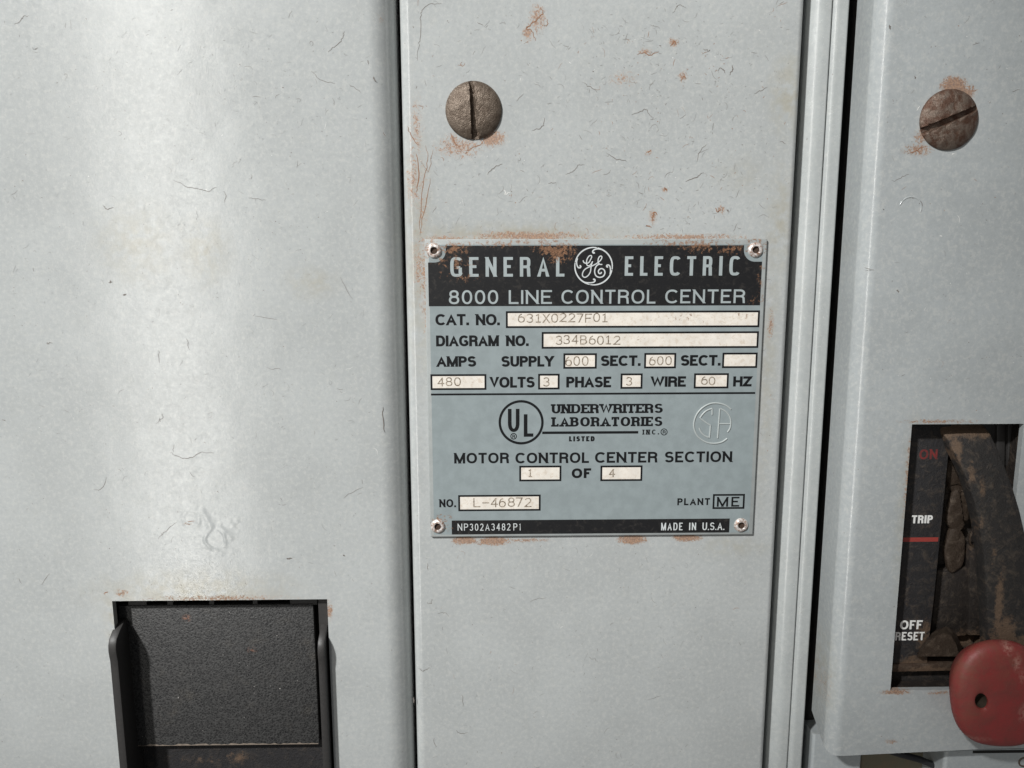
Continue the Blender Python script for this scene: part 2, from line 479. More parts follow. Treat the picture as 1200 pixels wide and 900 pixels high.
def extrude_sheet(m, prof, zt, zb, hole=None):
    """prof along x, from zt down to zb (a number or a function of the profile point); hole = (x0, x1, z0, z1)."""
    zbf = zb if callable(zb) else (lambda p: zb)
    if hole:
        hx0, hx1, hz0, hz1, hd = hole
        h = min(p[1] for p in prof)
        k = next(i for i in range(len(prof) - 1) if prof[i][0] <= hx0 and prof[i + 1][0] >= hx1 and prof[i][1] == h == prof[i + 1][1])
        prof = prof[:k + 1] + [(hx0, h), (hx1, h)] + prof[k + 1:]
        hk = k + 1
    cols = []
    for p in prof:
        zz = [zt] + ([hz1, hz0] if hole else []) + [zbf(p)]
        cols.append([m.vert(p[0], p[1], z) for z in zz])
    for i in range(len(prof) - 1):
        for j in range(len(cols[0]) - 1):
            if hole and i == hk and j == 1: continue
            m.face([cols[i][j], cols[i][j + 1], cols[i + 1][j + 1], cols[i + 1][j]])
    if hole:
        y = h + hd
        a = [m.vert(hx0, h, hz1), m.vert(hx1, h, hz1), m.vert(hx1, h, hz0), m.vert(hx0, h, hz0)]
        b = [m.vert(hx0, y, hz1), m.vert(hx1, y, hz1), m.vert(hx1, y, hz0), m.vert(hx0, y, hz0)]
        for q in range(4):
            m.face([a[q], a[(q + 1) % 4], b[(q + 1) % 4], b[q]])
    # close the bottom edge of the sheet
    m.face([c[-1] for c in cols])
    m.face([c[0] for c in reversed(cols)])


def ribbon(m, pts, width, y, mat=0, taper=True):
    n = len(pts)
    ids = []
    for i, p in enumerate(pts):
        a, b = pts[max(0, i - 1)], pts[min(n - 1, i + 1)]
        dx, dz = b[0] - a[0], b[1] - a[1]
        L = math.hypot(dx, dz) or 1
        k = (math.sin(math.pi * (0.08 + 0.84 * i / (n - 1))) ** 0.7 if taper else 1) * width / 2
        ids.append((m.vert(p[0] - dz / L * k, y, p[1] + dx / L * k), m.vert(p[0] + dz / L * k, y, p[1] - dx / L * k)))
    for i in range(n - 1):
        m.face([ids[i][0], ids[i][1], ids[i + 1][1], ids[i + 1][0]], mat)


def squiggle(m, rng, x, z, length, ang, curl, width, y, mat):
    n = max(4, int(length / 0.35))
    pts = [(x, z)]
    k = rng.uniform(-curl, curl)
    for i in range(n):
        k += rng.gauss(0, curl * 0.5)
        ang += rng.gauss(0, 0.22)
        ang += k * length / n
        pts.append((pts[-1][0] + math.cos(ang) * length / n, pts[-1][1] + math.sin(ang) * length / n))
    ribbon(m, pts, width, y, mat)


def blot(m, rng, x, z, r, y, mat):
    n = 7
    ids = []
    for i in range(n):
        a = i / n * 2 * math.pi
        q = r * rng.uniform(0.55, 1.25)
        ids.append(m.vert(x + math.cos(a) * q * 1.2, y, z + math.sin(a) * q))
    m.face(ids, mat)


def scratches(m, seed, n, region, h, avoid=(), width=(0.10, 0.26), length=(1.5, 7.0), rusty=0.0, pale=0.03, xlim=(-1e9, 1e9)):
    """Hairline wear: region and the avoided rectangles in photo pixels."""
    rng = random.Random(seed)
    y0 = -h - 0.02
    c = 0
    while c < n:
        px, py = rng.uniform(region[0], region[2]), rng.uniform(region[1], region[3])
        if any(a[0] < px < a[2] and a[1] < py < a[3] for a in avoid): continue
        p = P(px, py, h)
        c += 1
        if not xlim[0] < p.x < xlim[1]: continue
        r = rng.random()
        mat = 2 if r < rusty else (3 if r < rusty + pale else (1 if r > 0.72 else 4))
        L = 0.5 * (length[0] + (length[1] - length[0]) * rng.random() ** 3.2)
        y = y0 - 0.0008 * (c % 9)
        if rng.random() < 0.34:
            blot(m, rng, p.x, p.z, rng.uniform(0.05, 0.15), y, mat)
        else:
            squiggle(m, rng, p.x, p.z, L, rng.gauss(0.3, 0.9), rng.choice((0.12, 0.3, 0.9)), rng.uniform(*width) * 0.62, y, mat)
            if rng.random() < 0.35:
                squiggle(m, rng, p.x + rng.uniform(-1.5, 1.5), p.z + rng.uniform(-1.5, 1.5), L * 0.5, rng.uniform(0, 6.3), 0.6, rng.uniform(*width) * 0.5, y - 0.0004, mat)


def marks(m, lst, h, seed=5):
    """Particular marks seen in the photo: (polyline in photo px, width px, material slot)."""
    for k, (pts, wpx, mat) in enumerate(lst):
        q = []
        for i in range(len(pts) - 1):
            for j in range(5):
                t = j / 5
                q.append((pts[i][0] + (pts[i + 1][0] - pts[i][0]) * t, pts[i][1] + (pts[i + 1][1] - pts[i][1]) * t))
        q.append(pts[-1])
        # soften corners
        for _ in range(2):
            q = [q[0]] + [((q[i - 1][0] + 2 * q[i][0] + q[i + 1][0]) / 4, (q[i - 1][1] + 2 * q[i][1] + q[i + 1][1]) / 4) for i in range(1, len(q) - 1)] + [q[-1]]
        jr = random.Random(k * 13 + len(q))
        q = [(a + jr.gauss(0, 0.55), b + jr.gauss(0, 0.55)) for a, b in q]
        w3 = [P(a, b, h) for a, b in q]
        ribbon(m, [(p.x, p.z) for p in w3], wpx / 4.0 * 0.54, -h - 0.032 - 0.001 * (k % 7), mat)


def ring(m, cx, cz, R, r, h, mat=0, a0=0, a1=360, n=40, flat=0.5, sx=1.0):
    k = 8
    rows = []
    full = abs(a1 - a0) >= 360
    for i in range(n + (0 if full else 1)):
        a = math.radians(a0 + (a1 - a0) * i / n)
        row = []
        for j in range(k + 1):
            b = math.pi * j / k
            rr = R + r * math.cos(b)
            row.append(m.vert(cx + rr * math.cos(a) * sx, -h + 0.005 - r * flat * math.sin(b), cz + rr * math.sin(a)))
        rows.append(row)
    N = len(rows)
    for i in range(N if full else N - 1):
        A, B = rows[i], rows[(i + 1) % N]
        for j in range(k):
            m.face([A[j], A[j + 1], B[j + 1], B[j]], mat)


SHEET = lambda k: [M[k], M['scratch'], M['scratch_rust'], M['scratch_pale'], M['scratch_faint']]
ZT, ZBOT = 200.0, -240.0

# ------------------------------------------------------------------ cabinet frame behind the doors
cf = thing('steel_cabinet', 'dark unlit steel frame seen through the black gaps between the doors', 'cabinet', (0, 40, ZBOT))
m = Mesh(); m.box(-260, 230, 38, 41, ZBOT, ZT); m.build('back_panel', M['interior'], cf)
m = Mesh(); m.box(X(462, 450) - 2, X(466, 450) + 4, 12, 16, ZBOT, ZT); m.build('door_stop', M['interior'], cf)
m = Mesh(); m.box(X(930, 450), X(1010, 450), 14, 18, ZBOT, ZT); m.build('rear_channel', M['interior'], cf)

# ------------------------------------------------------------------ left door
LX1 = X(461.5, 0)
hole_l = (X(131.5, 706), X(383.5, 704), Z(250, 1080), Z(257, 703.3), 2.2)
ld = thing('cabinet_front', 'wide grey door with a pale sheen band and a black recessed moulding, at the left', 'cabinet door', (-120, 0, ZBOT), 'painted doors of the control cabinet')
m = Mesh()
prof = sheet_profile(-250, LX1 - 0.3, 0, -16, 3, 7.0)
extrude_sheet(m, prof, ZT, ZBOT, hole_l)
scratches(m, 11, 460, (-40, -20, 440, 690), 0, width=(0.07, 0.2), length=(1.2, 6), xlim=(-200, LX1 - 8))
scratches(m, 12, 60, (-40, 690, 440, 930), 0, avoid=((110, 690, 400, 960),), width=(0.07, 0.18), length=(1, 5), xlim=(-200, LX1 - 8))
scratches(m, 13, 160, (270, 20, 445, 300), 0, width=(0.07, 0.18), length=(1, 6), xlim=(-200, LX1 - 8))
marks(m, [([(17, 28), (24, 25), (28, 18), (34, 19)], 1.1, 1), ([(38, 56), (42, 58), (45, 56)], 1, 1), ([(121, 241), (125, 246), (133, 243)], 1.6, 1),
          ([(203, 210), (216, 218), (235, 222), (244, 224), (254, 219)], 1.1, 1), ([(262, 224), (265, 230), (262, 238)], 1, 1), ([(385, 61), (392, 55), (400, 47), (404, 38)], 1.2, 1),
          ([(364, 83), (378, 95), (393, 98)], .9, 1), ([(409, 98), (423, 109)], .9, 1), ([(437, 90), (440, 95)], 2.4, 1), ([(431, 70), (432, 75)], 1.8, 1), ([(450, 155), (451, 160)], 2, 1),
          ([(291, 231), (300, 233), (312, 235)], 1, 1), ([(200, 530), (207, 534), (216, 538), (226, 536), (234, 530), (250, 531)], 1.3, 1), ([(204, 530), (204, 522)], .8, 1),
          ([(222, 553), (228, 558)], 1, 1), ([(185, 632), (194, 622), (207, 612)], 1.1, 1), ([(110, 574), (120, 573), (125, 559)], 1.1, 1), ([(219, 396), (222, 410)], 1, 1), ([(186, 410), (187, 426)], 1, 1),
          ([(183, 497), (190, 489), (190, 486)], 1, 1), ([(187, 490), (188, 495)], 1, 1), ([(300, 370), (325, 375)], .9, 1), ([(312, 431), (330, 433)], .9, 1), ([(449, 477), (449, 492), (450, 507)], 1.7, 1),
          ([(399, 325), (413, 350)], 1.6, 4), ([(402, 584), (410, 578), (426, 571)], .9, 1), ([(20, 678), (26, 683)], 1, 1), ([(48, 684), (58, 672)], .9, 1), ([(54, 402), (60, 402)], 2, 1), ([(128, 331), (131, 331)], 3.4, 1), ([(144, 346), (148, 345)], 3.4, 1),
          ([(121, 696), (127, 693)], 2.4, 2), ([(2, 492), (7, 493)], 1.6, 1), ([(336, 655), (342, 654)], 3.6, 1), ([(402, 650), (404, 652)], 3, 1), ([(220, 612), (228, 610)], 1.4, 2)], 0)
# blistered, dented spot above the moulding
def blister(m):
    K = lambda px, py: (P(px, py, 0).x, P(px, py, 0).z)
    c1, c2, c3 = K(252.5, 632), K(224, 608), K(276, 615)
    seg = lambda p, a, b: math.dist(p, (a[0] + (b[0] - a[0]) * (t_ := max(0, min(1, ((p[0] - a[0]) * (b[0] - a[0]) + (p[1] - a[1]) * (b[1] - a[1])) / ((b[0] - a[0]) ** 2 + (b[1] - a[1]) ** 2)))), a[1] + (b[1] - a[1]) * t_))
    lines = [(K(237, 599), K(247, 617), 1.0, .075), (K(246, 618), K(237, 627), .8, .05), (K(258, 617), K(271, 631), .7, .07), (K(231, 602), K(232, 622), .9, .03), (K(276, 610), K(268, 615), 1.2, .03), (K(212, 598), K(228, 594), 1.0, .03), (K(240, 640), K(258, 648), .9, .03)]
    x0, z1 = K(200, 582); x1, z0 = K(300, 660)
    n = 90
    ids = []
    for i in range(n + 1):
        row = []
        for j in range(n + 1):
            x, z = x0 + (x1 - x0) * i / n, z0 + (z1 - z0) * j / n
            d = math.dist((x, z), c1); a = math.atan2(z - c1[1], x - c1[0])
            d += .16 * math.sin(a * 3 + .6) + .09 * math.sin(a * 5 + 2)
            h = .12 * math.exp(-((d - 3.0) / .5) ** 2) * (.62 + .38 * math.sin(a * 2 + 1)) + .018 * math.sin(x * 1.9 + z) * math.sin(z * 2.3 - x * .7) * math.exp(-(d / 6) ** 4) - .13 * math.exp(-(d / 2.4) ** 4)
            d2 = math.dist((x, z), c2)
            h += .035 * math.exp(-((d2 - 2.6) / .6) ** 2) + .03 * math.exp(-(math.dist((x, z), c3) / 2.2) ** 2) * math.sin(x * 2.1) * math.cos(z * 1.7)
            for (p, q, wd, amp) in lines: h += amp * math.exp(-(seg((x, z), p, q) / wd) ** 2)
            u, v = 2 * i / n - 1, 2 * j / n - 1
            h *= (1 - u ** 8) * (1 - v ** 8)
            row.append(m.vert(x, -0.004 - h if h > -0.0 else -0.004 - h * 0.0, z))
        ids.append(row)
    for i in range(n):
        for j in range(n):
            m.face([ids[i][j], ids[i][j + 1], ids[i + 1][j + 1], ids[i + 1][j]][::-1], 0)


blister(m)
m.build('door_skin', SHEET('left_paint'), ld, smooth=40)

# black moulding in the left door
hm = thing('recessed_handle', 'black leather-grained recessed moulding between two raised side guides in the left door', 'recessed handle', (X(257, 900), 0, hole_l[2]))
pl0, pl1 = X(139, 720, -4.5), X(367.5, 720, -4.5)
zt_, zl_ = Z(250, 709, -4.5), Z(257, 873.5, -4.5)
m = Mesh(); m.box(pl0, pl1, 4.5, 6.6, zl_, zt_); m.build('grained_plate', M['leather'], hm, bevel=0.35, smooth=40)
m = Mesh(); m.box(pl0, pl1 + 1, 7.6, 10, hole_l[2], zl_ - 0.2); m.build('lower_plate', M['lower_plate'], hm, bevel=0.2)
m = Mesh()
rng = random.Random(4)
segs = 60
ra = []
for i in range(segs + 1):
    x = pl0 + 0.4 + (pl1 - pl0 - 0.8) * i / segs
    a = rng.uniform(0.2, 0.8)
    ra.append((m.vert(x, 4.47, zl_ + a), m.vert(x, 4.47, zl_ + 0.1), m.vert(x, 6.0, zl_ - 0.03)))
for i in range(segs):
    for j in range(2):
        m.face([ra[i][j], ra[i][j + 1], ra[i + 1][j + 1], ra[i + 1][j]])
m.build('worn_ledge', M['ledge'], hm)
m = Mesh(); m.box(hole_l[0] - 3, hole_l[1] + 3, 12, 14, hole_l[2] - 3, hole_l[3] + 3); m.build('pocket_back', M['interior'], hm)
m = Mesh(); m.box(X(375.5, 720, -5), hole_l[1] - 0.05, 2.6, 12, hole_l[2], hole_l[3] - 0.3); m.build('pocket_wall', M['guide'], hm, bevel=0.2)
m = Mesh()
for (a, b) in ((150, 172), (196, 203), (245, 251), (296, 302), (340, 372)):
    m.box(X(a, 706, -5), X(b, 706, -5), 4.9, 9, zt_ - 0.5, hole_l[3] + 0.4)
m.build('top_rail', M['guide'], hm, bevel=0.15)


def guide(xo, xi, top_py, parent, hf, px):
    zt = Z(px, top_py, -3)
    zz = lambda py: Z(px, py, hf)
    pr = [(-9, zt - 0.2), (-4.5, zt), (-2.0, zt - 0.5), (0.3, zt - 1.7), (hf - 0.5, zt - 3.4), (hf + 0.35, zt - 5.2), (hf + 0.5, zt - 7), (hf + 0.3, zt - 8.8), (hf, zt - 10.5), (hf, zt - 14), (hf, hole_l[2]), (-9, hole_l[2])]
    m = Mesh()
    A = [m.vert(xo, -h, z) for h, z in pr]
    B = [m.vert(xi, -h, z) for h, z in pr]
    m.face(A); m.face(list(reversed(B)))
    for i in range(len(pr)):
        j = (i + 1) % len(pr)
        m.face([A[i], A[j], B[j], B[i]])
    return m.build('side_guide', M['guide'], parent, bevel=0.3, smooth=40)


guide(X(130, 790, 3.2), X(139.5, 790, 3.2), 727, hm, 3.2, 135)
guide(X(371.5, 745, 3.2), X(379.5, 745, 3.2), 730, hm, 3.2, 376)

# ------------------------------------------------------------------ centre door
CX0, CX1 = X(467, 0), X(943.5, 0)
cdoor = thing('cabinet_front', 'narrow grey centre door with flaking rusty paint that carries the nameplate', 'cabinet door', ((CX0 + CX1) / 2, 0, ZBOT), 'painted doors of the control cabinet')
m = Mesh()
extrude_sheet(m, sheet_profile(CX0, CX1, 0, -14, 2.9, 1.6), ZT, ZBOT)
pl = ((492, 274, 904, 636),)
scratches(m, 21, 480, (482, -20, 935, 285), 0, avoid=pl + ((515, 88, 595, 172),), width=(0.07, 0.24), length=(1.2, 7), rusty=0.12, xlim=(CX0 + 4.0, CX1 - 3))
scratches(m, 22, 260, (690, 40, 860, 280), 0, avoid=pl, width=(0.07, 0.22), length=(1, 6), rusty=0.15, xlim=(CX0 + 4.0, CX1 - 3))
scratches(m, 23, 260, (486, 630, 895, 930), 0, avoid=pl, width=(0.06, 0.18), length=(1, 6), rusty=0.04, xlim=(CX0 + 4.0, CX1 - 3))
scratches(m, 24, 24, (480, 60, 500, 360), 0, width=(0.1, 0.3), length=(1.5, 7), rusty=0.7, xlim=(CX0 + 4.0, CX1 - 3))
scratches(m, 25, 40, (884, 280, 915, 640), 0, width=(0.07, 0.2), length=(1, 4), rusty=0.2, xlim=(CX0 + 4.0, CX1 - 3))
scratches(m, 26, 30, (515, 165, 640, 240), 0, width=(0.08, 0.22), length=(1.5, 6), rusty=0.25, xlim=(CX0 + 4.0, CX1 - 3))
marks(m, [([(517, 4), (505, 4), (496, 9), (492, 20), (493, 45), (490, 52), (489, 70)], 1.2, 1), ([(494, 190), (503, 204), (508, 174)], .9, 2), ([(499, 170), (502, 185), (496, 215), (492, 255), (492, 275)], 1.2, 2),
          ([(478, 148), (482, 160), (491, 171)], 1.6, 2), ([(488, 180), (491, 208), (487, 226)], 2.2, 2), ([(505, 208), (499, 240), (493, 270)], 1.3, 2),
          ([(633, 8), (637, 14), (630, 22), (620, 30), (616, 34), (624, 36), (628, 48)], 2.0, 2), ([(641, 22), (642, 29), (638, 31)], 1.6, 2), ([(545, 180), (552, 173), (563, 170), (568, 163)], 1.6, 2),
          ([(528, 156), (533, 168), (538, 172)], 2.2, 2), ([(560, 26), (566, 30)], 1, 1), ([(624, 152), (632, 151), (637, 147), (638, 138)], 1.5, 1), ([(591, 221), (592, 228), (597, 225)], 1.8, 3),
          ([(571, 204), (578, 197), (588, 192)], 1.6, 1), ([(662, 204), (670, 202), (680, 193), (685, 192)], 1.2, 1), ([(642, 215), (652, 214)], 1.2, 1), ([(684, 97), (692, 102), (700, 108)], 1.2, 1), ([(788, 15), (796, 4), (804, 10)], 1, 1),
          ([(741, 134), (752, 130), (757, 127), (764, 138)], 1.4, 1), ([(711, 180), (722, 186), (735, 190)], 1.4, 1), ([(804, 213), (815, 208), (823, 203)], 1.8, 1), ([(816, 190), (820, 176), (828, 170)], 1.2, 1), ([(841, 84), (844, 79), (849, 83), (850, 86)], 1.5, 1),
          ([(855, 88), (859, 82), (858, 77)], 2.2, 1), ([(824, 58), (831, 60), (832, 58)], 1.6, 1), ([(883, 110), (892, 106), (900, 102)], 1.1, 1), ([(914, 166), (921, 168)], 1.2, 1), ([(746, 64), (755, 62), (764, 65), (772, 60)], 1.6, 2),
          ([(786, 54), (790, 48), (793, 53)], 2.8, 2), ([(798, 95), (802, 88), (804, 93)], 1.8, 2), ([(759, 179), (763, 176)], 2, 2), ([(778, 220), (782, 224)], 3, 2), ([(764, 258), (767, 248), (771, 252)], 2.6, 2), ([(757, 264), (763, 266)], 2.4, 2), ([(838, 243), (842, 250), (844, 244)], 2, 2), ([(852, 246), (854, 248)], 2.6, 1),
          ([(501, 660), (501, 668)], 1.3, 1), ([(490, 784), (497, 787), (503, 781)], 1.3, 1), ([(512, 718), (520, 718), (526, 722)], .9, 1), ([(500, 706), (505, 708), (506, 704)], 1.2, 1), ([(534, 856), (540, 860), (547, 859)], 1.3, 1), ([(541, 813), (543, 828)], 1, 1), ([(485, 817), (485, 824)], 2.6, 1), ([(508, 865), (511, 876)], 1, 1),
          ([(690, 770), (700, 775)], .9, 1), ([(760, 820), (775, 815)], .8, 1), ([(620, 705), (640, 700)], .8, 1)], 0)
m.build('door_skin', SHEET('centre_paint'), cdoor, smooth=40)

# ------------------------------------------------------------------ rounded frame strips between centre and right door
R1a, R1b = X(946.2, 0, -4.5), X(976.2, 0, -3)
R2a, R2b = R1b + 0.03, X(996.5, 0, -3)
for (a, b, ra, rb, lab) in ((R1a, R1b, 5.0, 0.55, 'wide rounded grey frame strip beside the centre door'), (R2a, R2b, 2.2, 0.8, 'slim rounded grey frame strip beside the black gap, next to the right door')):
    m = Mesh()
    extrude_sheet(m, sheet_profile(a, b, -3.0, -16, ra, rb), ZT, ZBOT)
    o = m.build('frame_strip', SHEET('rib_paint'), None, smooth=40, origin=((a + b) / 2, 0, ZBOT))
    tag(o, lab, 'frame strip', 'rounded frame strips between the doors')

# ------------------------------------------------------------------ right door
HR = 6.0
RX0 = X(1041.7, 0, HR) - 2.4
backR = -8.0
hole_r = (X(1068.5, 500, HR), X(1199.5, 500, HR), Z(1060, 809, HR), Z(1120, 497, HR), 1.8)
rd = thing('cabinet_front', 'grey door standing proud of the others, with a window for the breaker lever', 'cabinet door', (RX0 + 60, 0, Z(1080, 884, HR)), 'painted doors of the control cabinet')
zc0 = Z(972, 886.5, HR)
zc1 = Z(1199, 875.5, HR)
xc0, xc1 = X(972, 886.5, HR), X(1199, 875.5, HR)


def rd_bottom(p):
    z = zc0 + (p[0] - xc0) / (xc1 - xc0) * (zc1 - zc0)
    z = max(z, zc0) if p[0] < xc1 else zc1
    d = p[1] + HR                       # how far behind the front face
    return z + 0.55 * max(0.0, d - 1.0)


m = Mesh()
prof = sheet_profile(RX0, 215, HR, backR, 4.2, 4)
extrude_sheet(m, prof, ZT, rd_bottom, hole_r)
# hem along the bottom edge
bx = [p for p in prof if p[1] == -HR]
scratches(m, 31, 120, (1045, -10, 1220, 490), HR, avoid=((1070, 95, 1150, 185),), width=(0.07, 0.2), length=(1, 5), rusty=0.08, pale=0.12, xlim=(RX0 + 6, 200))
scratches(m, 32, 25, (1000, 500, 1040, 870), HR, width=(0.06, 0.15), length=(0.8, 3), xlim=(RX0 + 6, 200))
marks(m, [([(1042, 30), (1044, 33)], 3, 1), ([(1045, 212), (1058, 207), (1066, 204)], 1, 1), ([(1063, 181), (1075, 177), (1081, 170)], 1.6, 2), ([(1074, 176), (1080, 180)], 1.4, 2), ([(1159, 120), (1160, 121)], 2, 3), ([(1140, 52), (1147, 50)], 1.2, 1), ([(1072, 90), (1073, 92)], 2.4, 1),
          ([(1051, 339), (1053, 343)], 2.6, 1), ([(1012, 314), (1023, 316)], 1, 1), ([(1101, 276), (1104, 277)], 2, 3), ([(1075, 130), (1077, 124)], 1.6, 3), ([(1115, 181), (1118, 180)], 2, 3), ([(1035, 245), (1036, 246)], 2.4, 3), ([(1195, 105), (1186, 108)], 1, 1)], HR)
c = P(1067, 244, HR); ring(m, c.x, c.z, 3.1, 0.22, HR, 0, a0=-20, a1=165, flat=0.5)
marks(m, [([(1055, 240), (1058, 235), (1066, 231), (1075, 232), (1081, 239), (1080, 247)], 1.2, 1)], HR)
m.build('door_skin', SHEET('right_paint'), rd, smooth=40)

# ------------------------------------------------------------------ slotted screws
def screw(name, px, py, rpx, h, slot_deg, mat, label, seed, slot_w, H):
    c = P(px, py, h)
    R = rpx / F_PX * (c - CAM).dot(cam_rot @ Vector((0, 0, -1)))
    base = (c.x, -h, c.z)
    t = thing(name, label, 'screw', base, 'slotted screws in the doors')
    rng = random.Random(seed)
    bumps = [(rng.uniform(-R, R), rng.uniform(-R, R), rng.uniform(0.5, 1.6), rng.uniform(-0.15, 0.13)) for _ in range(34)]
    m = Mesh()
    NR, NS = 58, 144
    sa, ca = math.sin(math.radians(slot_deg)), math.cos(math.radians(slot_deg))

    def height(x, z):
        r = math.hypot(x, z) / R
        q = max(0.0, 1 - r ** 3.0)
        hh = 0.35 + H * q ** 0.8
        for bx_, bz_, br, ba in bumps:
            d2 = ((x - bx_) ** 2 + (z - bz_) ** 2) / br ** 2
            if d2 < 6: hh += ba * math.exp(-d2)
        u = x * sa - z * ca                       # across the slot
        v = x * ca + z * sa                       # along it
        wv = slot_w * (0.92 - 0.42 * v / R * (1 if slot_deg > 60 else 0.35) + 0.05 * math.sin(v * 2.3 + seed))
        e = abs(u) - wv / 2
        k = 1 - min(1, max(0, (e + 0.10) / 0.22))
        k = k * k * (3 - 2 * k)
        return max(0.12, hh - 1.5 * k + 0.10 * math.exp(-((e - 0.25) / 0.25) ** 2) * math.sin(v * 1.7 + seed))
    rows = []
    for i in range(NR + 1):
        r = R * (i / NR) ** 0.85
        row = []
        for j in range(NS):
            a = j / NS * 2 * math.pi
            x, z = r * math.cos(a), r * math.sin(a)
            row.append(m.vert(c.x + x, -h - (height(x, z) if i < NR else 0.25), c.z + z))
        rows.append(row)
    rim = [m.vert(c.x + R * 0.99 * math.cos(j / NS * 2 * math.pi), -h + 0.3, c.z + R * 0.99 * math.sin(j / NS * 2 * math.pi)) for j in range(NS)]
    rows.append(rim)
    for i in range(len(rows) - 1):
        for j in range(NS):
            k = (j + 1) % NS
            if i == 0:
                m.face([rows[0][0], rows[1][j], rows[1][k]])
            else:
                m.face([rows[i][j], rows[i + 1][j], rows[i + 1][k], rows[i][k]])
    m.build('screw_head', M[mat], t, smooth=50, origin=base)
    m = Mesh()
    m.box(c.x - 1.5, c.x + 1.5, -h + 0.4, -h + 9, c.z - 1.5, c.z + 1.5)
    m.build('shank', M['interior'], t, bevel=0.6)
    return t


screw('slotted_screw', 555, 129.5, 33, 0, 94, 'screw_grey', 'grey brown domed screw with an upright slot, above the nameplate', 3, 1.5, 2.1)
screw('slotted_screw', 1111.5, 140.5, 34.6, HR, 23, 'screw_rust', 'rust-stained screw with a slanting slot on the right door', 8, 1.6, 2.0)


# ------------------------------------------------------------------ lettering: a small stroke alphabet
def sup(cx, cy, rx, ry, a0, a1, n=None, e=2.3):
    n = n or max(4, int(abs(a1 - a0) / 11))
    out = []
    for i in range(n + 1):
        a = math.radians(a0 + (a1 - a0) * i / n)
        c, s = math.cos(a), math.sin(a)
        out.append((cx + rx * math.copysign(abs(c) ** (2 / e), c), cy + ry * math.copysign(abs(s) ** (2 / e), s)))
    return out


def glyphs(e):
    A = lambda *p: sup(*p, e=e)
    g = {}
    g['A'] = (.74, [[(0, 0), (.5, 1), (1, 0)], [(.17, .30), (.83, .30)]])
    g['B'] = (.68, [[(0, 0), (0, 1)], [(0, 1), (.5, 1)] + A(.5, .765, .42, .235, 90, -90) + [(0, .53)], [(.5, .53)] + A(.52, .265, .48, .265, 90, -90) + [(0, 0)]])
    g['C'] = (.74, [A(.56, .5, .56, .5, 42, 318)])
    g['D'] = (.72, [[(0, 0), (0, 1)], [(0, 1), (.45, 1)] + A(.45, .5, .55, .5, 90, -90) + [(0, 0)]])
    g['E'] = (.60, [[(0, 0), (0, 1)], [(0, 1), (1, 1)], [(0, .52), (.92, .52)], [(0, 0), (1, 0)]])
    g['F'] = (.56, [[(0, 0), (0, 1)], [(0, 1), (1, 1)], [(0, .50), (.9, .50)]])
    g['G'] = (.76, [A(.55, .5, .55, .5, 42, 318) + [(.97, .16), (.97, .46)], [(.97, .46), (.55, .46)]])
    g['H'] = (.70, [[(0, 0), (0, 1)], [(1, 0), (1, 1)], [(0, .52), (1, .52)]])
    g['I'] = (.0, [[(.5, 0), (.5, 1)]])
    g['L'] = (.54, [[(0, 1), (0, 0)], [(0, 0), (1, 0)]])
    g['M'] = (.84, [[(0, 0), (0, 1)], [(0, 1), (.5, .0)], [(.5, .0), (1, 1)], [(1, 1), (1, 0)]])
    g['N'] = (.70, [[(0, 0), (0, 1)], [(0, 1), (1, 0)], [(1, 0), (1, 1)]])
    g['O'] = (.80, [A(.5, .5, .5, .5, 0, 360)[:-1] + ['closed']])
    g['P'] = (.64, [[(0, 0), (0, 1)], [(0, 1), (.5, 1)] + A(.5, .74, .5, .26, 90, -90) + [(0, .48)]])
    g['R'] = (.68, [[(0, 0), (0, 1)], [(0, 1), (.5, 1)] + A(.5, .75, .48, .25, 90, -90) + [(0, .50)], [(.5, .50)] + A(.60, .25, .36, .25, 90, 0) + [(.99, 0)]])
    g['S'] = (.66, [A(.5, .755, .46, .245, 20, 180) + A(.5, .755, .46, .235, 180, 255)[1:] + A(.5, .265, .5, .265, 75, 0) + A(.5, .26, .5, .26, 0, -160)[1:]])
    g['T'] = (.64, [[(0, 1), (1, 1)], [(.5, 1), (.5, 0)]])
    g['U'] = (.68, [[(0, 1), (0, .36)] + A(.5, .36, .5, .36, 180, 360) + [(1, 1)]])
    g['V'] = (.70, [[(0, 1), (.5, 0), (1, 1)]])
    g['W'] = (1.0, [[(0, 1), (.25, 0), (.5, 1), (.75, 0), (1, 1)]])
    g['X'] = (.70, [[(0, 0), (1, 1)], [(0, 1), (1, 0)]])
    g['Y'] = (.68, [[(0, 1), (.5, .45), (1, 1)], [(.5, .5), (.5, 0)]])
    g['Z'] = (.64, [[(0, 1), (1, 1)], [(1, 1), (0, 0)], [(0, 0), (1, 0)]])
    g['0'] = (.60, [A(.5, .5, .5, .5, 0, 360)[:-1] + ['closed']])
    g['1'] = (.34, [[(.1, .80), (.5, 1), (.5, 0)]])
    g['2'] = (.60, [A(.5, .72, .46, .28, 165, -20) + [(.0, 0)], [(0, 0), (1, 0)]])
    g['3'] = (.60, [A(.48, .755, .44, .245, 160, -90), A(.48, .265, .5, .265, 90, -160)])
    g['4'] = (.62, [[(.74, 0), (.74, 1)], [(.74, 1), (0, .30)], [(0, .30), (1, .30)]])
    g['6'] = (.60, [A(.5, .32, .5, .32, 0, 360)[:-1] + ['closed'], A(.75, .32, .75, .68, 180, 100)])
    g['7'] = (.58, [[(0, 1), (1, 1)], [(1, 1), (.35, 0)]])
    g['8'] = (.60, [A(.5, .76, .43, .24, 0, 360)[:-1] + ['closed'], A(.5, .265, .5, .265, 0, 360)[:-1] + ['closed']])
    g['.'] = (.0, [[(.5, 0), (.5, .0)]])
    g[','] = (.0, [[(.5, .04), (.2, -.12)]])
    g['-'] = (.40, [[(0, .48), (1, .48)]])
    return g


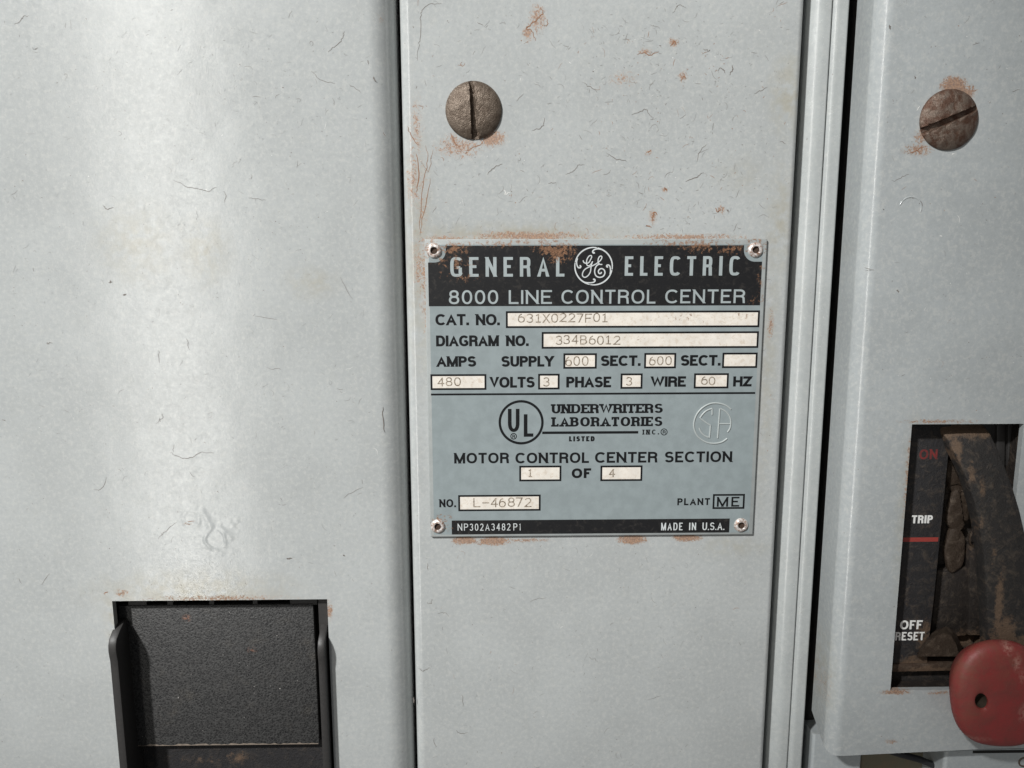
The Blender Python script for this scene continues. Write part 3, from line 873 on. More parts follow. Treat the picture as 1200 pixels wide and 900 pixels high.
G_ROUND, G_SQUARE = glyphs(2.25), glyphs(3.4)
TYPED_SERIF = {'1': [[(0.05, 0), (.95, 0)]], 'I': [[(0, 0), (1, 0)], [(0, 1), (1, 1)]]}


def stroke(m, pts, closed, wx, wy, box, y, mat):
    """Ribbon of an elliptical pen (wx wide, wy tall) along pts; butt ends that sit on the box edge are trimmed to it."""
    x0, z0, x1, z1 = box
    pts = [p for i, p in enumerate(pts) if i == 0 or math.hypot(p[0] - pts[i - 1][0], p[1] - pts[i - 1][1]) > 1e-4]
    q = [(a / wx, b / wy) for a, b in pts]
    n = len(q)
    L, R = [], []
    for i in range(n):
        pv = q[i - 1] if (i > 0 or closed) else None
        nx = q[(i + 1) % n] if (i < n - 1 or closed) else None

        def unit(a, b):
            dx, dy = b[0] - a[0], b[1] - a[1]
            l = math.hypot(dx, dy) or 1e-9
            return dx / l, dy / l
        if pv and nx:
            a, b = unit(pv, q[i]), unit(q[i], nx)
            nx_, ny_ = -(a[1] + b[1]), a[0] + b[0]
            l = math.hypot(nx_, ny_)
            if l < 1e-6: nx_, ny_, l = -a[1], a[0], 1
            nx_, ny_ = nx_ / l, ny_ / l
            c = max(0.42, nx_ * -a[1] + ny_ * a[0])
            k = 0.5 / c
            L.append((q[i][0] + nx_ * k, q[i][1] + ny_ * k)); R.append((q[i][0] - nx_ * k, q[i][1] - ny_ * k))
        else:
            d = unit(pv, q[i]) if pv else unit(q[i], nx)
            nn = (-d[1] * 0.5, d[0] * 0.5)
            pl_, pr_ = [q[i][0] + nn[0], q[i][1] + nn[1]], [q[i][0] - nn[0], q[i][1] - nn[1]]
            zz, xx = q[i][1] * wy, q[i][0] * wx
            for e in (pl_, pr_):
                if abs(d[1]) > 0.35:
                    for edge in (z0, z1):
                        if abs(zz - edge) < wy * 0.52 + 1e-6:
                            t = (edge / wy - e[1]) / d[1]
                            e[0] += d[0] * t; e[1] += d[1] * t
                            break
                elif abs(d[1]) < 0.05:
                    for edge in (x0, x1):
                        if abs(xx - edge) < wx * 0.52 + 1e-6:
                            e[0] = edge / wx
                            break
            L.append(tuple(pl_)); R.append(tuple(pr_))
    ids = []
    for a, b in zip(L, R):
        f = lambda p: m.vert(p[0] * wx, y, min(z1, max(z0 - wy * 0.6 if False else z0, p[1] * wy)))
        ids.append((f(a), f(b)))
    for i in range(n if closed else n - 1):
        j = (i + 1) % n
        m.face([ids[i][0], ids[i][1], ids[j][1], ids[j][0]], mat)


def write(m, text, bbox, wpx, h, style='round', gap=0.16, wy=None, serif=False, mono=False, mat=0, level=0.0):
    """Set text so that it fills the photo-pixel box (x0, y0, x1, y1) on the plane h mm proud of the door."""
    G = G_SQUARE if style == 'square' else G_ROUND
    xm0, ym = bbox[0], (bbox[1] + bbox[3]) / 2
    a, b = P(bbox[0], ym, h), P(bbox[2], ym, h)
    t, u = P((bbox[0] + bbox[2]) / 2, bbox[1], h), P((bbox[0] + bbox[2]) / 2, bbox[3], h)
    H, Wd = t.z - u.z, b.x - a.x
    k = Wd / (bbox[2] - bbox[0])
    W = wpx * k
    WY = (wy if wy else wpx * 0.9) * k
    z0 = u.z
    n = len(text)
    if mono:
        adv = (Wd + H * 0.10) / n
        cw = adv - H * 0.16 if n > 1 else Wd
        slots = [(a.x + i * adv, cw) for i in range(n)]
        if n == 1: slots = [(a.x, Wd)]
    else:
        nat = [(G[c][0] if c != ' ' else 0.30) for c in text]
        fix = sum(W for c in text if c in 'I.,')
        g = gap * H
        s = (Wd - fix - g * (n - 1)) / max(1e-6, sum(x for x in nat))
        slots, x = [], a.x
        for c, nw in zip(text, nat):
            cw = W if c in 'I.,' else nw * s
            slots.append((x, cw)); x += cw + g
    for ci, (c, (x, cw)) in enumerate(zip(text, slots)):
        if c == ' ': continue
        strokes = list(G[c][1])
        if mono:
            jr = random.Random(ci * 7 + len(text)); z0 = u.z + jr.uniform(-.13, .13); x += jr.uniform(-.12, .12)
        if mono and c in TYPED_SERIF: strokes = strokes + TYPED_SERIF[c]
        for si, s_ in enumerate(strokes):
            closed = s_[-1] == 'closed'
            pts = [p for p in s_ if p != 'closed']
            y = -h - 0.012 - 0.0035 * si - level
            if c == '.':
                m.face([m.vert(x, y, z0), m.vert(x + W, y, z0), m.vert(x + W, y, z0 + W), m.vert(x, y, z0 + W)], mat)
                continue
            q = [(x + W / 2 + p[0] * (cw - W), z0 + WY / 2 + p[1] * (H - WY)) for p in pts]
            if c in ',':
                q = [(x + W / 2, z0 + W * .5), (x + W * .2, z0 - W * .7)]
                stroke(m, q, False, W * .8, W * .8, (x - 9, z0 - 9, x + 9, z0 + H), y, mat)
                continue
            stroke(m, q, closed, W, WY, (x, z0, x + cw, z0 + H), y, mat)
            if serif and not closed and c not in 'SCO':
                for e, o in ((0, 1), (-1, -2)):
                    pe, po = pts[e], pts[o]
                    if abs(pe[1] - po[1]) > 0.25 and (pe[1] <= 0.001 or pe[1] >= 0.999):
                        ex = x + W / 2 + pe[0] * (cw - W)
                        zz = z0 if pe[1] < 0.5 else z0 + H - WY
                        hw = W * 0.86
                        y2 = y - 0.0137
                        m.face([m.vert(ex - hw, y2, zz), m.vert(ex + hw, y2, zz), m.vert(ex + hw, y2, zz + WY), m.vert(ex - hw, y2, zz + WY)], mat)
                if c in 'TEL':
                    for (tx, tz, dz) in {'T': ((0, 1, -1), (1, 1, -1)), 'E': ((1, 1, -1), (1, 0, 1)), 'L': ((1, 0, 1),)}[c]:
                        ex = x + tx * (cw - WY)
                        za = z0 + tz * H
                        zb_ = za + dz * H * 0.30
                        m.face([m.vert(ex, y - 0.0163, min(za, zb_)), m.vert(ex + WY, y - 0.0163, min(za, zb_)), m.vert(ex + WY, y - 0.0163, max(za, zb_)), m.vert(ex, y - 0.0163, max(za, zb_))], mat)


def rect_px(m, b, h, mat=0):
    ym, xm = (b[1] + b[3]) / 2, (b[0] + b[2]) / 2
    x0, x1, zt, zb = X(b[0], ym, h), X(b[2], ym, h), Z(xm, b[1], h), Z(xm, b[3], h)
    m.face([m.vert(x0, -h, zb), m.vert(x1, -h, zb), m.vert(x1, -h, zt), m.vert(x0, -h, zt)], mat)
    return x0, x1, zb, zt


def frame_px(m, b, wpx, h, mat=0):
    x0, y0, x1, y1 = b
    ym, xm = (y0 + y1) / 2, (x0 + x1) / 2
    X0, X1, ZT_, ZB_ = X(x0, ym, h), X(x1, ym, h), Z(xm, y0, h), Z(xm, y1, h)
    w_ = wpx / 4.0
    o = [m.vert(X0, -h, ZB_), m.vert(X1, -h, ZB_), m.vert(X1, -h, ZT_), m.vert(X0, -h, ZT_)]
    i = [m.vert(X0 + w_, -h, ZB_ + w_), m.vert(X1 - w_, -h, ZB_ + w_), m.vert(X1 - w_, -h, ZT_ - w_), m.vert(X0 + w_, -h, ZT_ - w_)]
    for k in range(4):
        m.face([o[k], o[(k + 1) % 4], i[(k + 1) % 4], i[k]], mat)


def curve_px(m, pts, wpx, h, mat=0, closed=False, sub=6, wfun=None, step=0.0):
    """Smooth (Catmull-Rom) ink line through photo-pixel points."""
    n = len(pts)
    q = []
    for i in range(n if closed else n - 1):
        p0 = pts[(i - 1) % n] if (closed or i > 0) else pts[0]
        p1, p2 = pts[i], pts[(i + 1) % n]
        p3 = pts[(i + 2) % n] if (closed or i + 2 < n) else pts[-1]
        for j in range(sub):
            t = j / sub
            q.append(tuple(0.5 * ((2 * p1[k]) + (-p0[k] + p2[k]) * t + (2 * p0[k] - 5 * p1[k] + 4 * p2[k] - p3[k]) * t * t + (-p0[k] + 3 * p1[k] - 3 * p2[k] + p3[k]) * t ** 3) for k in (0, 1)))
    if not closed: q.append(pts[-1])
    N = len(q)
    ids = []
    for i, p in enumerate(q):
        a = q[i - 1] if (i > 0 or closed) else q[i]
        b = q[(i + 1) % N] if (i < N - 1 or closed) else q[i]
        dx, dy = b[0] - a[0], b[1] - a[1]
        l = math.hypot(dx, dy) or 1
        k = wpx / 2 * (wfun(i / max(1, N - 1)) if wfun else 1)
        A, B = P(p[0] - dy / l * k, p[1] + dx / l * k, h + step * i), P(p[0] + dy / l * k, p[1] - dx / l * k, h + step * i)
        ids.append((m.vert(*A), m.vert(*B)))
    for i in range(N if closed else N - 1):
        j = (i + 1) % N
        m.face([ids[i][0], ids[i][1], ids[j][1], ids[j][0]], mat)


def circle_px(cx, cy, r, n=48, a0=0, a1=360, ry=None):
    full = abs(a1 - a0) >= 360
    return [(cx + r * math.cos(math.radians(a0 + (a1 - a0) * i / n)), cy + (ry or r) * math.sin(math.radians(a0 + (a1 - a0) * i / n))) for i in range(n if full else n + 1)]


# ------------------------------------------------------------------ nameplate
HP = 1.0
px0, px1 = X(497.3, 281, HP), X(899.3, 281, HP)
pz1, pz0 = Z(698, 280, HP), Z(692, 628, HP)
np_ = thing('nameplate', 'blue grey riveted metal nameplate with a black heading band and cream data fields', 'nameplate', ((px0 + px1) / 2, 0, pz0))
m = Mesh(); m.box(px0, px1, -HP, -0.02, pz0, pz1)
# raised rolled lip round the printed field
m.build('plate', M['plate_metal'], np_, bevel=0.28, smooth=40, seg=3)
m = Mesh()
lip = 1.25
fx0, fx1, fz0, fz1 = px0 + lip * 0.95, px1 - lip * 0.95, pz0 + lip * 0.6, pz1 - lip * 1.25
m.face([m.vert(fx0, -HP - .006, fz0), m.vert(fx1, -HP - .006, fz0), m.vert(fx1, -HP - .006, fz1), m.vert(fx0, -HP - .006, fz1)])
pfield = m.build('printed_field', M['plate_blue'], np_)
# black heading band, notched round the two upper rivets
H1 = HP + 0.014
bx0, bx1 = X(502, 330, H1), X(892, 330, H1)
bz1, bz0 = Z(697, 287.7, H1), Z(697, 358.4, H1)


def notch(px, py, sx, n=8):
    c = P(px, py, H1)
    r = 3.35
    return c, r


m = Mesh()
cL, r = notch(508.7, 293.8, 1); cR, _ = notch(885.3, 292.9, -1)
pts = [(bx0, bz0), (bx1, bz0), (bx1, cR.z - r)] + [(cR.x + r * math.cos(math.radians(a)), cR.z + r * math.sin(math.radians(a))) for a in range(270, 179, -10)] + [(cR.x - r, bz1), (cL.x + r, bz1)] \
    + [(cL.x + r * math.cos(math.radians(a)), cL.z + r * math.sin(math.radians(a))) for a in range(0, -91, -10)] + [(bx0, cL.z - r)]
ids = [m.vert(x, -H1, z) for x, z in pts]
m.face(ids)
band = m.build('heading_band', M['band_black'], np_)
HL = H1 + 0.004


def letters(name, items, mat, parent, h=HL, **kw):
    m = Mesh()
    for it in items:
        t, b = it[0], it[1]
        k = dict(kw)
        if len(it) > 2: k.update(it[2])
        write(m, t, b, k.pop('w'), h, **k)
    return m.build(name, M[mat], parent)


letters('maker_name', [('GENERAL', (527.6, 301.2, 661.5, 324.2)), ('ELECTRIC', (732.2, 300.2, 866.8, 323))], 'letter_blue', band, w=3.9, style='square', gap=0.36, wy=3.3)
letters('heading', [('8000', (526.0, 340, 583.8, 356.4)), ('LINE', (596.2, 340, 646.8, 356.2)), ('CONTROL', (658, 339.6, 768.2, 355.9)), ('CENTER', (779.6, 339.2, 873.2, 355.3))], 'letter_blue', band, w=2.5, gap=0.19)

# round monogram with curled ring and script initials
m = Mesh()
lx = lambda p: (670 + p[0] / 17.31, 286 + p[1] / 17.31)
SC = lambda pts: [lx(p) for p in pts]
cx, cy, rr = 443, 448, 380
hL = HL + 0.012
for a0 in (-80, 10, 100, 190):
    # quarter ring thin at its start, swelling towards the curl of the next quarter
    pts = [(cx + rr * math.cos(math.radians(a0 + t * 92)), cy + rr * math.sin(math.radians(a0 + t * 92))) for t in [i / 14 for i in range(15)]]
    curve_px(m, SC(pts), 1.35, hL, wfun=lambda t: 0.75 + 0.45 * math.sin(math.pi * t), sub=3)
for k, pts in enumerate(([(690, 165), (610, 115), (520, 98), (455, 115), (425, 150), (440, 180), (468, 172)], [(120, 290), (100, 360), (108, 430), (135, 478), (172, 478), (182, 450), (160, 436)],
            [(200, 735), (270, 775), (370, 785), (440, 775), (472, 745), (460, 715), (432, 720)], [(775, 610), (785, 540), (775, 455), (745, 425), (712, 432), (712, 460), (738, 462)])):
    curve_px(m, SC(pts), 1.55, hL + 0.01 + 0.002 * k, wfun=lambda t: 0.7 + 0.5 * t, step=0.00004)
curve_px(m, SC([(232, 330), (245, 370), (290, 390), (345, 375), (385, 310), (405, 255), (385, 232), (345, 250), (310, 310), (300, 370), (310, 425), (345, 440), (385, 415), (425, 350)]), 1.25, hL + 0.02, step=0.00008)
curve_px(m, SC([(425, 350), (400, 420), (388, 500), (375, 570), (330, 640), (270, 675), (222, 650), (220, 590), (260, 520), (330, 475), (420, 440), (520, 385), (590, 320), (612, 265), (590, 242), (555, 265), (535, 320), (540, 380), (575, 412), (620, 412)]), 1.25, hL + 0.03, step=0.00006)
curve_px(m, SC([(560, 405), (505, 440), (470, 510), (468, 590), (500, 650), (565, 675), (635, 655), (672, 595), (660, 530), (610, 498), (560, 515), (540, 560), (560, 598), (595, 590), (600, 565)]), 1.4, hL + 0.045, step=0.00006)
m.build('monogram', M['letter_pale'], band)

# black wording on the blue field, one part for each line
BK = dict(w=3.25, gap=0.05, wy=2.8)
for nm, its in (
    ('line_of_words', [('CAT.', (510.2, 368, 549.6, 381.2)), ('NO.', (557.6, 368, 585.8, 381.2))]),
    ('line_of_words', [('DIAGRAM', (511, 393, 584.6, 405.8)), ('NO.', (593, 393, 619.6, 405.6))]),
    ('line_of_words', [('AMPS', (511.6, 417.4, 558, 429.8)), ('SUPPLY', (587.4, 417.2, 648.9, 429.7)), ('SECT.', (704, 416.5, 750.8, 428.9)), ('SECT.', (797.6, 416, 844.6, 428.6))]),
    ('line_of_words', [('VOLTS', (574, 441.6, 626.6, 454.3)), ('PHASE', (663.6, 441.4, 716.2, 454)), ('WIRE', (762.6, 441, 803.8, 453.3)), ('HZ', (859.2, 441, 880.9, 452.9))]),
    ('line_of_words', [('MOTOR', (532.2, 530.6, 596.4, 543), dict(gap=0.13, w=2.85, wy=2.5)), ('CONTROL', (604, 530.3, 690.2, 542.8), dict(gap=0.13, w=2.85, wy=2.5)), ('CENTER', (697.3, 529.6, 770.4, 542.2), dict(gap=0.13, w=2.85, wy=2.5)), ('SECTION', (779, 529, 858, 541.7), dict(gap=0.13, w=2.85, wy=2.5))]),
    ('line_of_words', [('OF', (670, 548.8, 692.7, 560.3), dict(gap=.15))]),
    ('line_of_words', [('NO.', (514.8, 585, 534.4, 594.4), dict(w=2.2, wy=2.0, gap=.1))]),
    ('line_of_words', [('PLANT', (793.8, 583.8, 832, 592), dict(w=1.9, wy=1.8, gap=.2))]),
    ('line_of_words', [('LISTED', (666.8, 511.2, 696.9, 517.2), dict(w=2.1, wy=1.6, gap=.24))]),
):
    letters(nm, its, 'ink_black', pfield, h=HP + 0.008, **BK)

letters('certifier_name', [('UNDERWRITERS', (646.6, 473.3, 776.7, 484.2)), ('LABORATORIES', (647, 488.6, 776.2, 499.6), dict(gap=0.16)), ('INC.', (753.2, 503.4, 772.4, 509.2), dict(w=1.5, wy=1.1, gap=.42))], 'ink_black', pfield, h=HP + 0.008, w=3.3, wy=2.0, gap=0.11, serif=True)
# certifier's round mark, its rule and registered signs
m = Mesh()
hh = HP + 0.010
curve_px(m, circle_px(610.7, 494.9, 25.0, ry=24.6), 2.9, hh, closed=True, sub=2)
write(m, 'U', (595.2, 479.1, 608.8, 506.2), 4.3, hh, wy=4.0)
write(m, 'L', (613.8, 485.4, 625, 511.8), 4.3, hh, wy=4.0)
curve_px(m, circle_px(601.9, 511.3, 3.3, 20), 1.1, hh, closed=True, sub=2)
write(m, 'R', (600.4, 509.4, 603.5, 513.4), 0.9, hh, wy=0.8)
m.build('certification_mark', M['ink_black'], pfield)
m = Mesh()
rect_px(m, (635.4, 505.4, 748, 508.4), hh)
rect_px(m, (505, 460.3, 885, 462.6), hh)
m.build('rule', M['ink_black'], pfield)
m = Mesh()
curve_px(m, circle_px(778.2, 506.2, 3.6, 20), 1.0, hh, closed=True, sub=2)
write(m, 'R', (776.6, 504.2, 780.0, 508.4), 0.9, hh, wy=0.8)
m.build('registered_sign', M['ink_black'], pfield)

# embossed round mark (raised metal lines)
def raised_line(m, pts, wpx, h, rise, sub=4):
    n = len(pts); q = []
    for i in range(n - 1):
        p0 = pts[max(0, i - 1)]; p1, p2 = pts[i], pts[i + 1]; p3 = pts[min(n - 1, i + 2)]
        for j in range(sub):
            t = j / sub
            q.append(tuple(0.5 * ((2 * p1[k]) + (-p0[k] + p2[k]) * t + (2 * p0[k] - 5 * p1[k] + 4 * p2[k] - p3[k]) * t * t + (-p0[k] + 3 * p1[k] - 3 * p2[k] + p3[k]) * t ** 3) for k in (0, 1)))
    q.append(pts[-1])
    rows = []
    for i, p in enumerate(q):
        a, b = q[max(0, i - 1)], q[min(len(q) - 1, i + 1)]
        dx, dy = b[0] - a[0], b[1] - a[1]
        l = math.hypot(dx, dy) or 1
        row = []
        for j in range(7):
            u = (j / 6 * 2 - 1)
            v = P(p[0] - dy / l * u * wpx / 2, p[1] + dx / l * u * wpx / 2, h)
            row.append(m.vert(v.x, -h - rise * math.sqrt(max(0, 1 - u * u)) + 0.002, v.z))
        rows.append(row)
    for i in range(len(rows) - 1):
        for j in range(6):
            m.face([rows[i][j], rows[i][j + 1], rows[i + 1][j + 1], rows[i + 1][j]])


m = Mesh()
ex = lambda pts: [(806 + a / 15.0, 466 + b / 15.0) for a, b in pts]
hq = HP + 0.006
raised_line(m, ex([(760, 205), (690, 150), (600, 112), (480, 95), (370, 115), (250, 185), (160, 290), (112, 420), (112, 540), (160, 660), (250, 745), (360, 795), (480, 805), (600, 780), (690, 720)]), 2.0, hq, 0.22)
raised_line(m, ex([(430, 300), (430, 190)]), 1.9, hq, 0.2)
raised_line(m, ex([(430, 190), (330, 230), (255, 300), (215, 360)]), 1.9, hq, 0.2)
raised_line(m, ex([(215, 360), (300, 425), (400, 490)]), 1.9, hq, 0.2)
raised_line(m, ex([(400, 490), (392, 600), (380, 705)]), 1.9, hq, 0.2)
raised_line(m, ex([(200, 525), (230, 600), (290, 665), (360, 700)]), 1.9, hq, 0.2)
raised_line(m, ex([(565, 190), (545, 450), (525, 710)]), 1.9, hq, 0.2)
raised_line(m, ex([(565, 190), (660, 240), (730, 320), (758, 420), (745, 530), (700, 605)]), 1.9, hq, 0.2)
raised_line(m, ex([(550, 460), (650, 460), (750, 460)]), 1.5, hq, 0.17)
m.build('embossed_mark', M['emboss'], pfield, smooth=60)

# framed data fields with their typed characters
FIELDS = [
    ((592.8, 364.2, 890.2, 384), [('631X0227F01', (606.8, 367.2, 713.6, 377.8))]),
    ((634.8, 388.6, 889, 408.2), [('334B6012', (650.6, 393, 727.6, 403.7))]),
    ((660.2, 414, 699.4, 432.1), [('600', (662.4, 417.4, 690, 428.8))]),
    ((754.9, 413.6, 792.3, 431.7), [('600', (760.6, 417.4, 787.6, 428))]),
    ((846.4, 413.2, 887.6, 431.3), []),
    ((504.5, 438.5, 570, 457), [('480', (512.6, 442.2, 540.4, 452.5))]),
    ((630.6, 438, 655.8, 456.4), [('3', (636, 441.8, 643.8, 452.6))]),
    ((727.2, 437.6, 753, 455.6), [('3', (733.2, 441.4, 740.6, 451.6))]),
    ((813.2, 437.4, 853.9, 455.2), [('60', (821.2, 441.4, 839, 451.4))]),
    ((608.5, 545.7, 657.9, 564), [('1', (618.2, 549, 624, 558.8))]),
    ((703.6, 545.5, 752.8, 563.7), [('4', (713.2, 549.2, 720.4, 558.6))]),
    ((537, 579.9, 633.6, 598.8), [('L-46872', (555, 583.2, 623.6, 594))]),
]
for b, txt in FIELDS:
    m = Mesh(); rect_px(m, (b[0] + .5, b[1] + .5, b[2] - .5, b[3] - .5), HP + 0.010)
    f = m.build('data_field', M['window_white'], np_)
    m = Mesh(); frame_px(m, b, 2.3, HP + 0.016); m.build('field_frame', M['ink_black'], f)
    for t, tb in txt:
        m = Mesh(); write(m, t, tb, 1.35, HP + 0.018, mono=True, wy=1.25); m.build('typed_characters', M['typed'], f)
# plant code box (no white fill)
m = Mesh(); frame_px(m, (835.2, 578.9, 872.7, 596.4), 2.3, HP + 0.010); pb = m.build('code_box', M['ink_black'], np_)
letters('plant_code', [('ME', (840.2, 582.3, 866.4, 593.7), dict(w=2.2, wy=1.9, gap=.32))], 'ink_black', pb, h=HP + 0.010)
# black footer band
m = Mesh()
H2 = HP + 0.012
rect_px(m, (529.4, 608.8, 854.8, 625.2), H2)
foot = m.build('footer_band', M['band_black'], np_)
letters('form_number', [('NP', (536.3, 613.6, 548.6, 621.8)), ('302A3482', (550.4, 613.5, 598.2, 621.7)), ('P1', (601.6, 613.3, 610.8, 621.6))], 'letter_pale', foot, h=H2 + .004, w=0.95, gap=0.24, wy=0.9)
letters('origin', [('MADE', (774.8, 612.6, 799.9, 621.4)), ('IN', (807.6, 612.5, 815.7, 621.2)), ('U.S.A.', (823.2, 612.3, 849, 621.1), dict(gap=.12))], 'letter_pale', foot, h=H2 + .004, w=1.35, gap=0.2, wy=1.2)


# rivets: one turned shape, copied to the four corners
def rivet_mesh():
    prof = [(0.0, 0.06), (0.50, 0.06), (0.88, 0.08), (0.98, 0.52), (1.12, 0.70), (1.5, 0.70), (1.85, 0.55), (2.1, 0.28), (2.22, -0.02)]
    m = Mesh(); n = 40
    rng = random.Random(2)
    rows = []
    for r, hgt in prof:
        rows.append([m.vert(r * math.cos(j / n * 2 * math.pi) * (1 + 0.03 * math.sin(3 * j / n * 6.283 + r)), -hgt - 0.04 * math.sin(5 * j / n * 6.283 + r * 2), r * math.sin(j / n * 2 * math.pi)) for j in range(n)])
    for i in range(len(rows) - 1):
        for j in range(n):
            k = (j + 1) % n
            mi = 1 if i < 3 else 0
            if i == 0: m.face([rows[0][0], rows[1][j], rows[1][k]], mi)
            else: m.face([rows[i][j], rows[i + 1][j], rows[i + 1][k], rows[i][k]], mi)
    return m


rv = None
for i, (px, py, rot) in enumerate(((508.7, 293.8, 0), (885.3, 292.9, 1.3), (513.2, 616.7, 2.4), (868.4, 615.3, 4.0))):
    c = P(px, py, HP)
    if rv is None:
        rv = rivet_mesh().build('rivet', [M['rivet'], M['rivet_hole']], np_, smooth=50)
        o = rv
    else:
        o = rv.copy(); COL.objects.link(o); o.parent = np_
    o.location = (Vector((c.x, -HP, c.z)) - Vector(np_['_base'])) * S
    o.rotation_euler = (0, rot, 0)

# ------------------------------------------------------------------ breaker operator in the right door
bo = thing('breaker_operator', 'dirty black breaker operator with a red-ended lever in the window of the right door', 'breaker switch', (X(1120, 800, -3), 0, hole_r[2]))
m = Mesh()
hx0, hx1, hz0, hz1 = hole_r[0] - 2, hole_r[1] + 2, hole_r[2] - 2, hole_r[3] + 2
m.box(hx0, hx1, 10, 12, hz0, hz1)
m.box(hx0 - 1, hx0, -2, 12, hz0, hz1); m.box(hx1, hx1 + 1, -2, 12, hz0, hz1)
m.box(hx0, hx1, -2, 10, hz1, hz1 + 1); m.box(hx0, hx1, -2, 10, hz0 - 1, hz0)
m.build('housing', M['slot_floor'], bo)


def poly_px(name, pts, h, depth, mat, parent, bevel=0.3, smooth=40):
    m = Mesh()
    q = [P(a, b, h) for a, b in pts]
    A = [m.vert(p.x, -h, p.z) for p in q]
    B = [m.vert(p.x, -h + depth, p.z) for p in q]
    m.face(A); m.face(list(reversed(B)))
    for i in range(len(q)):
        j = (i + 1) % len(q)
        m.face([A[i], A[j], B[j], B[i]])
    return m.build(name, M[mat], parent, bevel=bevel, smooth=smooth)


HS = 0.0
ls = poly_px('label_strip', [(1050, 484), (1116.5, 484), (1096, 690), (1087, 768), (1087, 784), (1030, 786)], HS, 5, 'label_strip', bo, 0.25)
h = HS + 0.004
letters('on_mark', [('ON', (1077.4, 526.5, 1098.6, 538.2))], 'red_ink', ls, h=h, w=2.5, gap=.14, wy=2.2)
m = Mesh(); c0 = rect_px(m, (1056.4, 629.8, 1099.4, 634.8), h); m.build('red_bar', M['red_bar'], ls)
letters('trip_mark', [('TRIP', (1068.4, 603.8, 1093, 613.2))], 'white_ink', ls, h=h, w=2.4, gap=.10, wy=2.0)
letters('off_mark', [('OFF', (1054.8, 726.9, 1081, 737.4), dict(gap=.12)), ('RESET', (1049.2, 740.6, 1083.2, 750.4), dict(gap=.10, w=2.0, wy=1.8))], 'white_ink', ls, h=h, w=2.5, wy=2.1)
poly_px('bottom_ledge', [(1028, 779), (1130, 777), (1130, 786), (1028, 788)], 0.6, 6, 'rust_ledge', bo, 0.3)
poly_px('bottom_rail', [(1028, 787), (1135, 785), (1135, 799), (1028, 801)], -3.0, 5, 'lever_black', bo, 0.3)
# linkage caked with dirt
poly_px('side_link', [(1112, 540), (1130, 536), (1134, 560), (1131, 572), (1122, 568), (1113, 570), (1110, 556)], -5, 4, 'linkage', bo, 0.6)


def lump(name, cx, cy, rx, ry, h, dep, mat, parent, slot=None, seed=1):
    m = Mesh(); rng = random.Random(seed)
    c = P(cx, cy, h)
    k = (CAM - c).length / 901.0
    NR, NS = 12, 36
    ph = [rng.uniform(0, 6.28) for _ in range(4)]
    rows = []
    for i in range(NR + 1):
        t = i / NR
        row = []
        for j in range(NS):
            a = j / NS * 2 * math.pi
            wob = 1 + 0.07 * math.sin(2 * a + ph[0]) + 0.05 * math.sin(5 * a + ph[1])
            r = math.sin(t * math.pi / 2) ** 0.7
            x, z = rx * k * r * wob * math.cos(a), ry * k * r * wob * math.sin(a)
            hh = dep * (1 - t ** 5) ** 0.6 * (1 - 0.25 * t) + 0.12 * math.sin(x * 1.3 + ph[2]) * math.sin(z * 0.9 + ph[3])
            if slot and abs(x - slot[0] + 0.25 * z) < slot[1]: hh -= 1.4
            row.append(m.vert(c.x + x, -h - hh, c.z + z))
        rows.append(row)
    for i in range(NR):
        for j in range(NS):
            q = (j + 1) % NS
            if i == 0: m.face([rows[0][0], rows[1][j], rows[1][q]])
            else: m.face([rows[i][j], rows[i + 1][j], rows[i + 1][q], rows[i][q]])
    return m.build(name, M[mat], parent, smooth=60)


lump('linkage_roller', 1121, 598, 10.5, 25, -6.5, 1.7, 'linkage', bo, (1.6, 0.5), 3)
lump('linkage_roller', 1117, 643, 11, 23, -6.5, 1.8, 'linkage', bo, None, 5)
lump('linkage_roller', 1120, 560, 9, 18, -7, 1.5, 'linkage', bo, None, 9)
m = Mesh(); c = P(1141, 631, -5); ring(m, c.x, c.z, 2.5, 0.45, -5, flat=1.6, sx=0.55); m.build('linkage_ring', M['linkage'], bo, smooth=60)
poly_px('inner_rail', [(1099, 668), (1136, 664), (1133, 745), (1091, 750)], -6, 4, 'slot_floor', bo, 0.5)
poly_px('inner_rail', [(1137.5, 640), (1160, 640), (1160, 745), (1135, 745)], -4.5, 4, 'slot_floor', bo, 0.5)
# stop wedge with a rounded, dirt-covered crest
m = Mesh()
crest = [(1072, 769), (1075.5, 759), (1084, 748), (1096.5, 738.5), (1108.7, 734.2), (1117, 738.2), (1124, 750), (1129, 766)]
rows = []
for (a, b) in crest:
    q = P(a, b, -2); q2 = P(a * 0.82 + 1102 * 0.18, b * 0.8 + 772 * 0.2, 3.0); q3 = P(a * 0.3 + 1102 * 0.7, 769, 3.4); q4 = P(a, 769.5, 2.2)
    rows.append([m.vert(*q), m.vert(*q2), m.vert(*((q3 + q4) / 2)), m.vert(q4.x, 4, q4.z)])
for i in range(len(rows) - 1):
    for j in range(3):
        m.face([rows[i][j], rows[i][j + 1], rows[i + 1][j + 1], rows[i + 1][j]])
m.build('stop_wedge', M['linkage'], bo, smooth=50, merge=0.001)
# upright ribs at the right of the window
poly_px('upright_rib', [(1150, 480), (1167.5, 480), (1166, 700), (1150, 700)], -2.5, 4, 'guide', bo, 0.3)
poly_px('upright_rib', [(1168.5, 480), (1178.5, 480), (1176, 700), (1167, 700)], -1.5, 5, 'guide', bo, 0.3)
poly_px('upright_rib', [(1181.5, 480), (1190.5, 480), (1188, 700), (1180, 700)], -2.0, 5, 'guide', bo, 0.3)

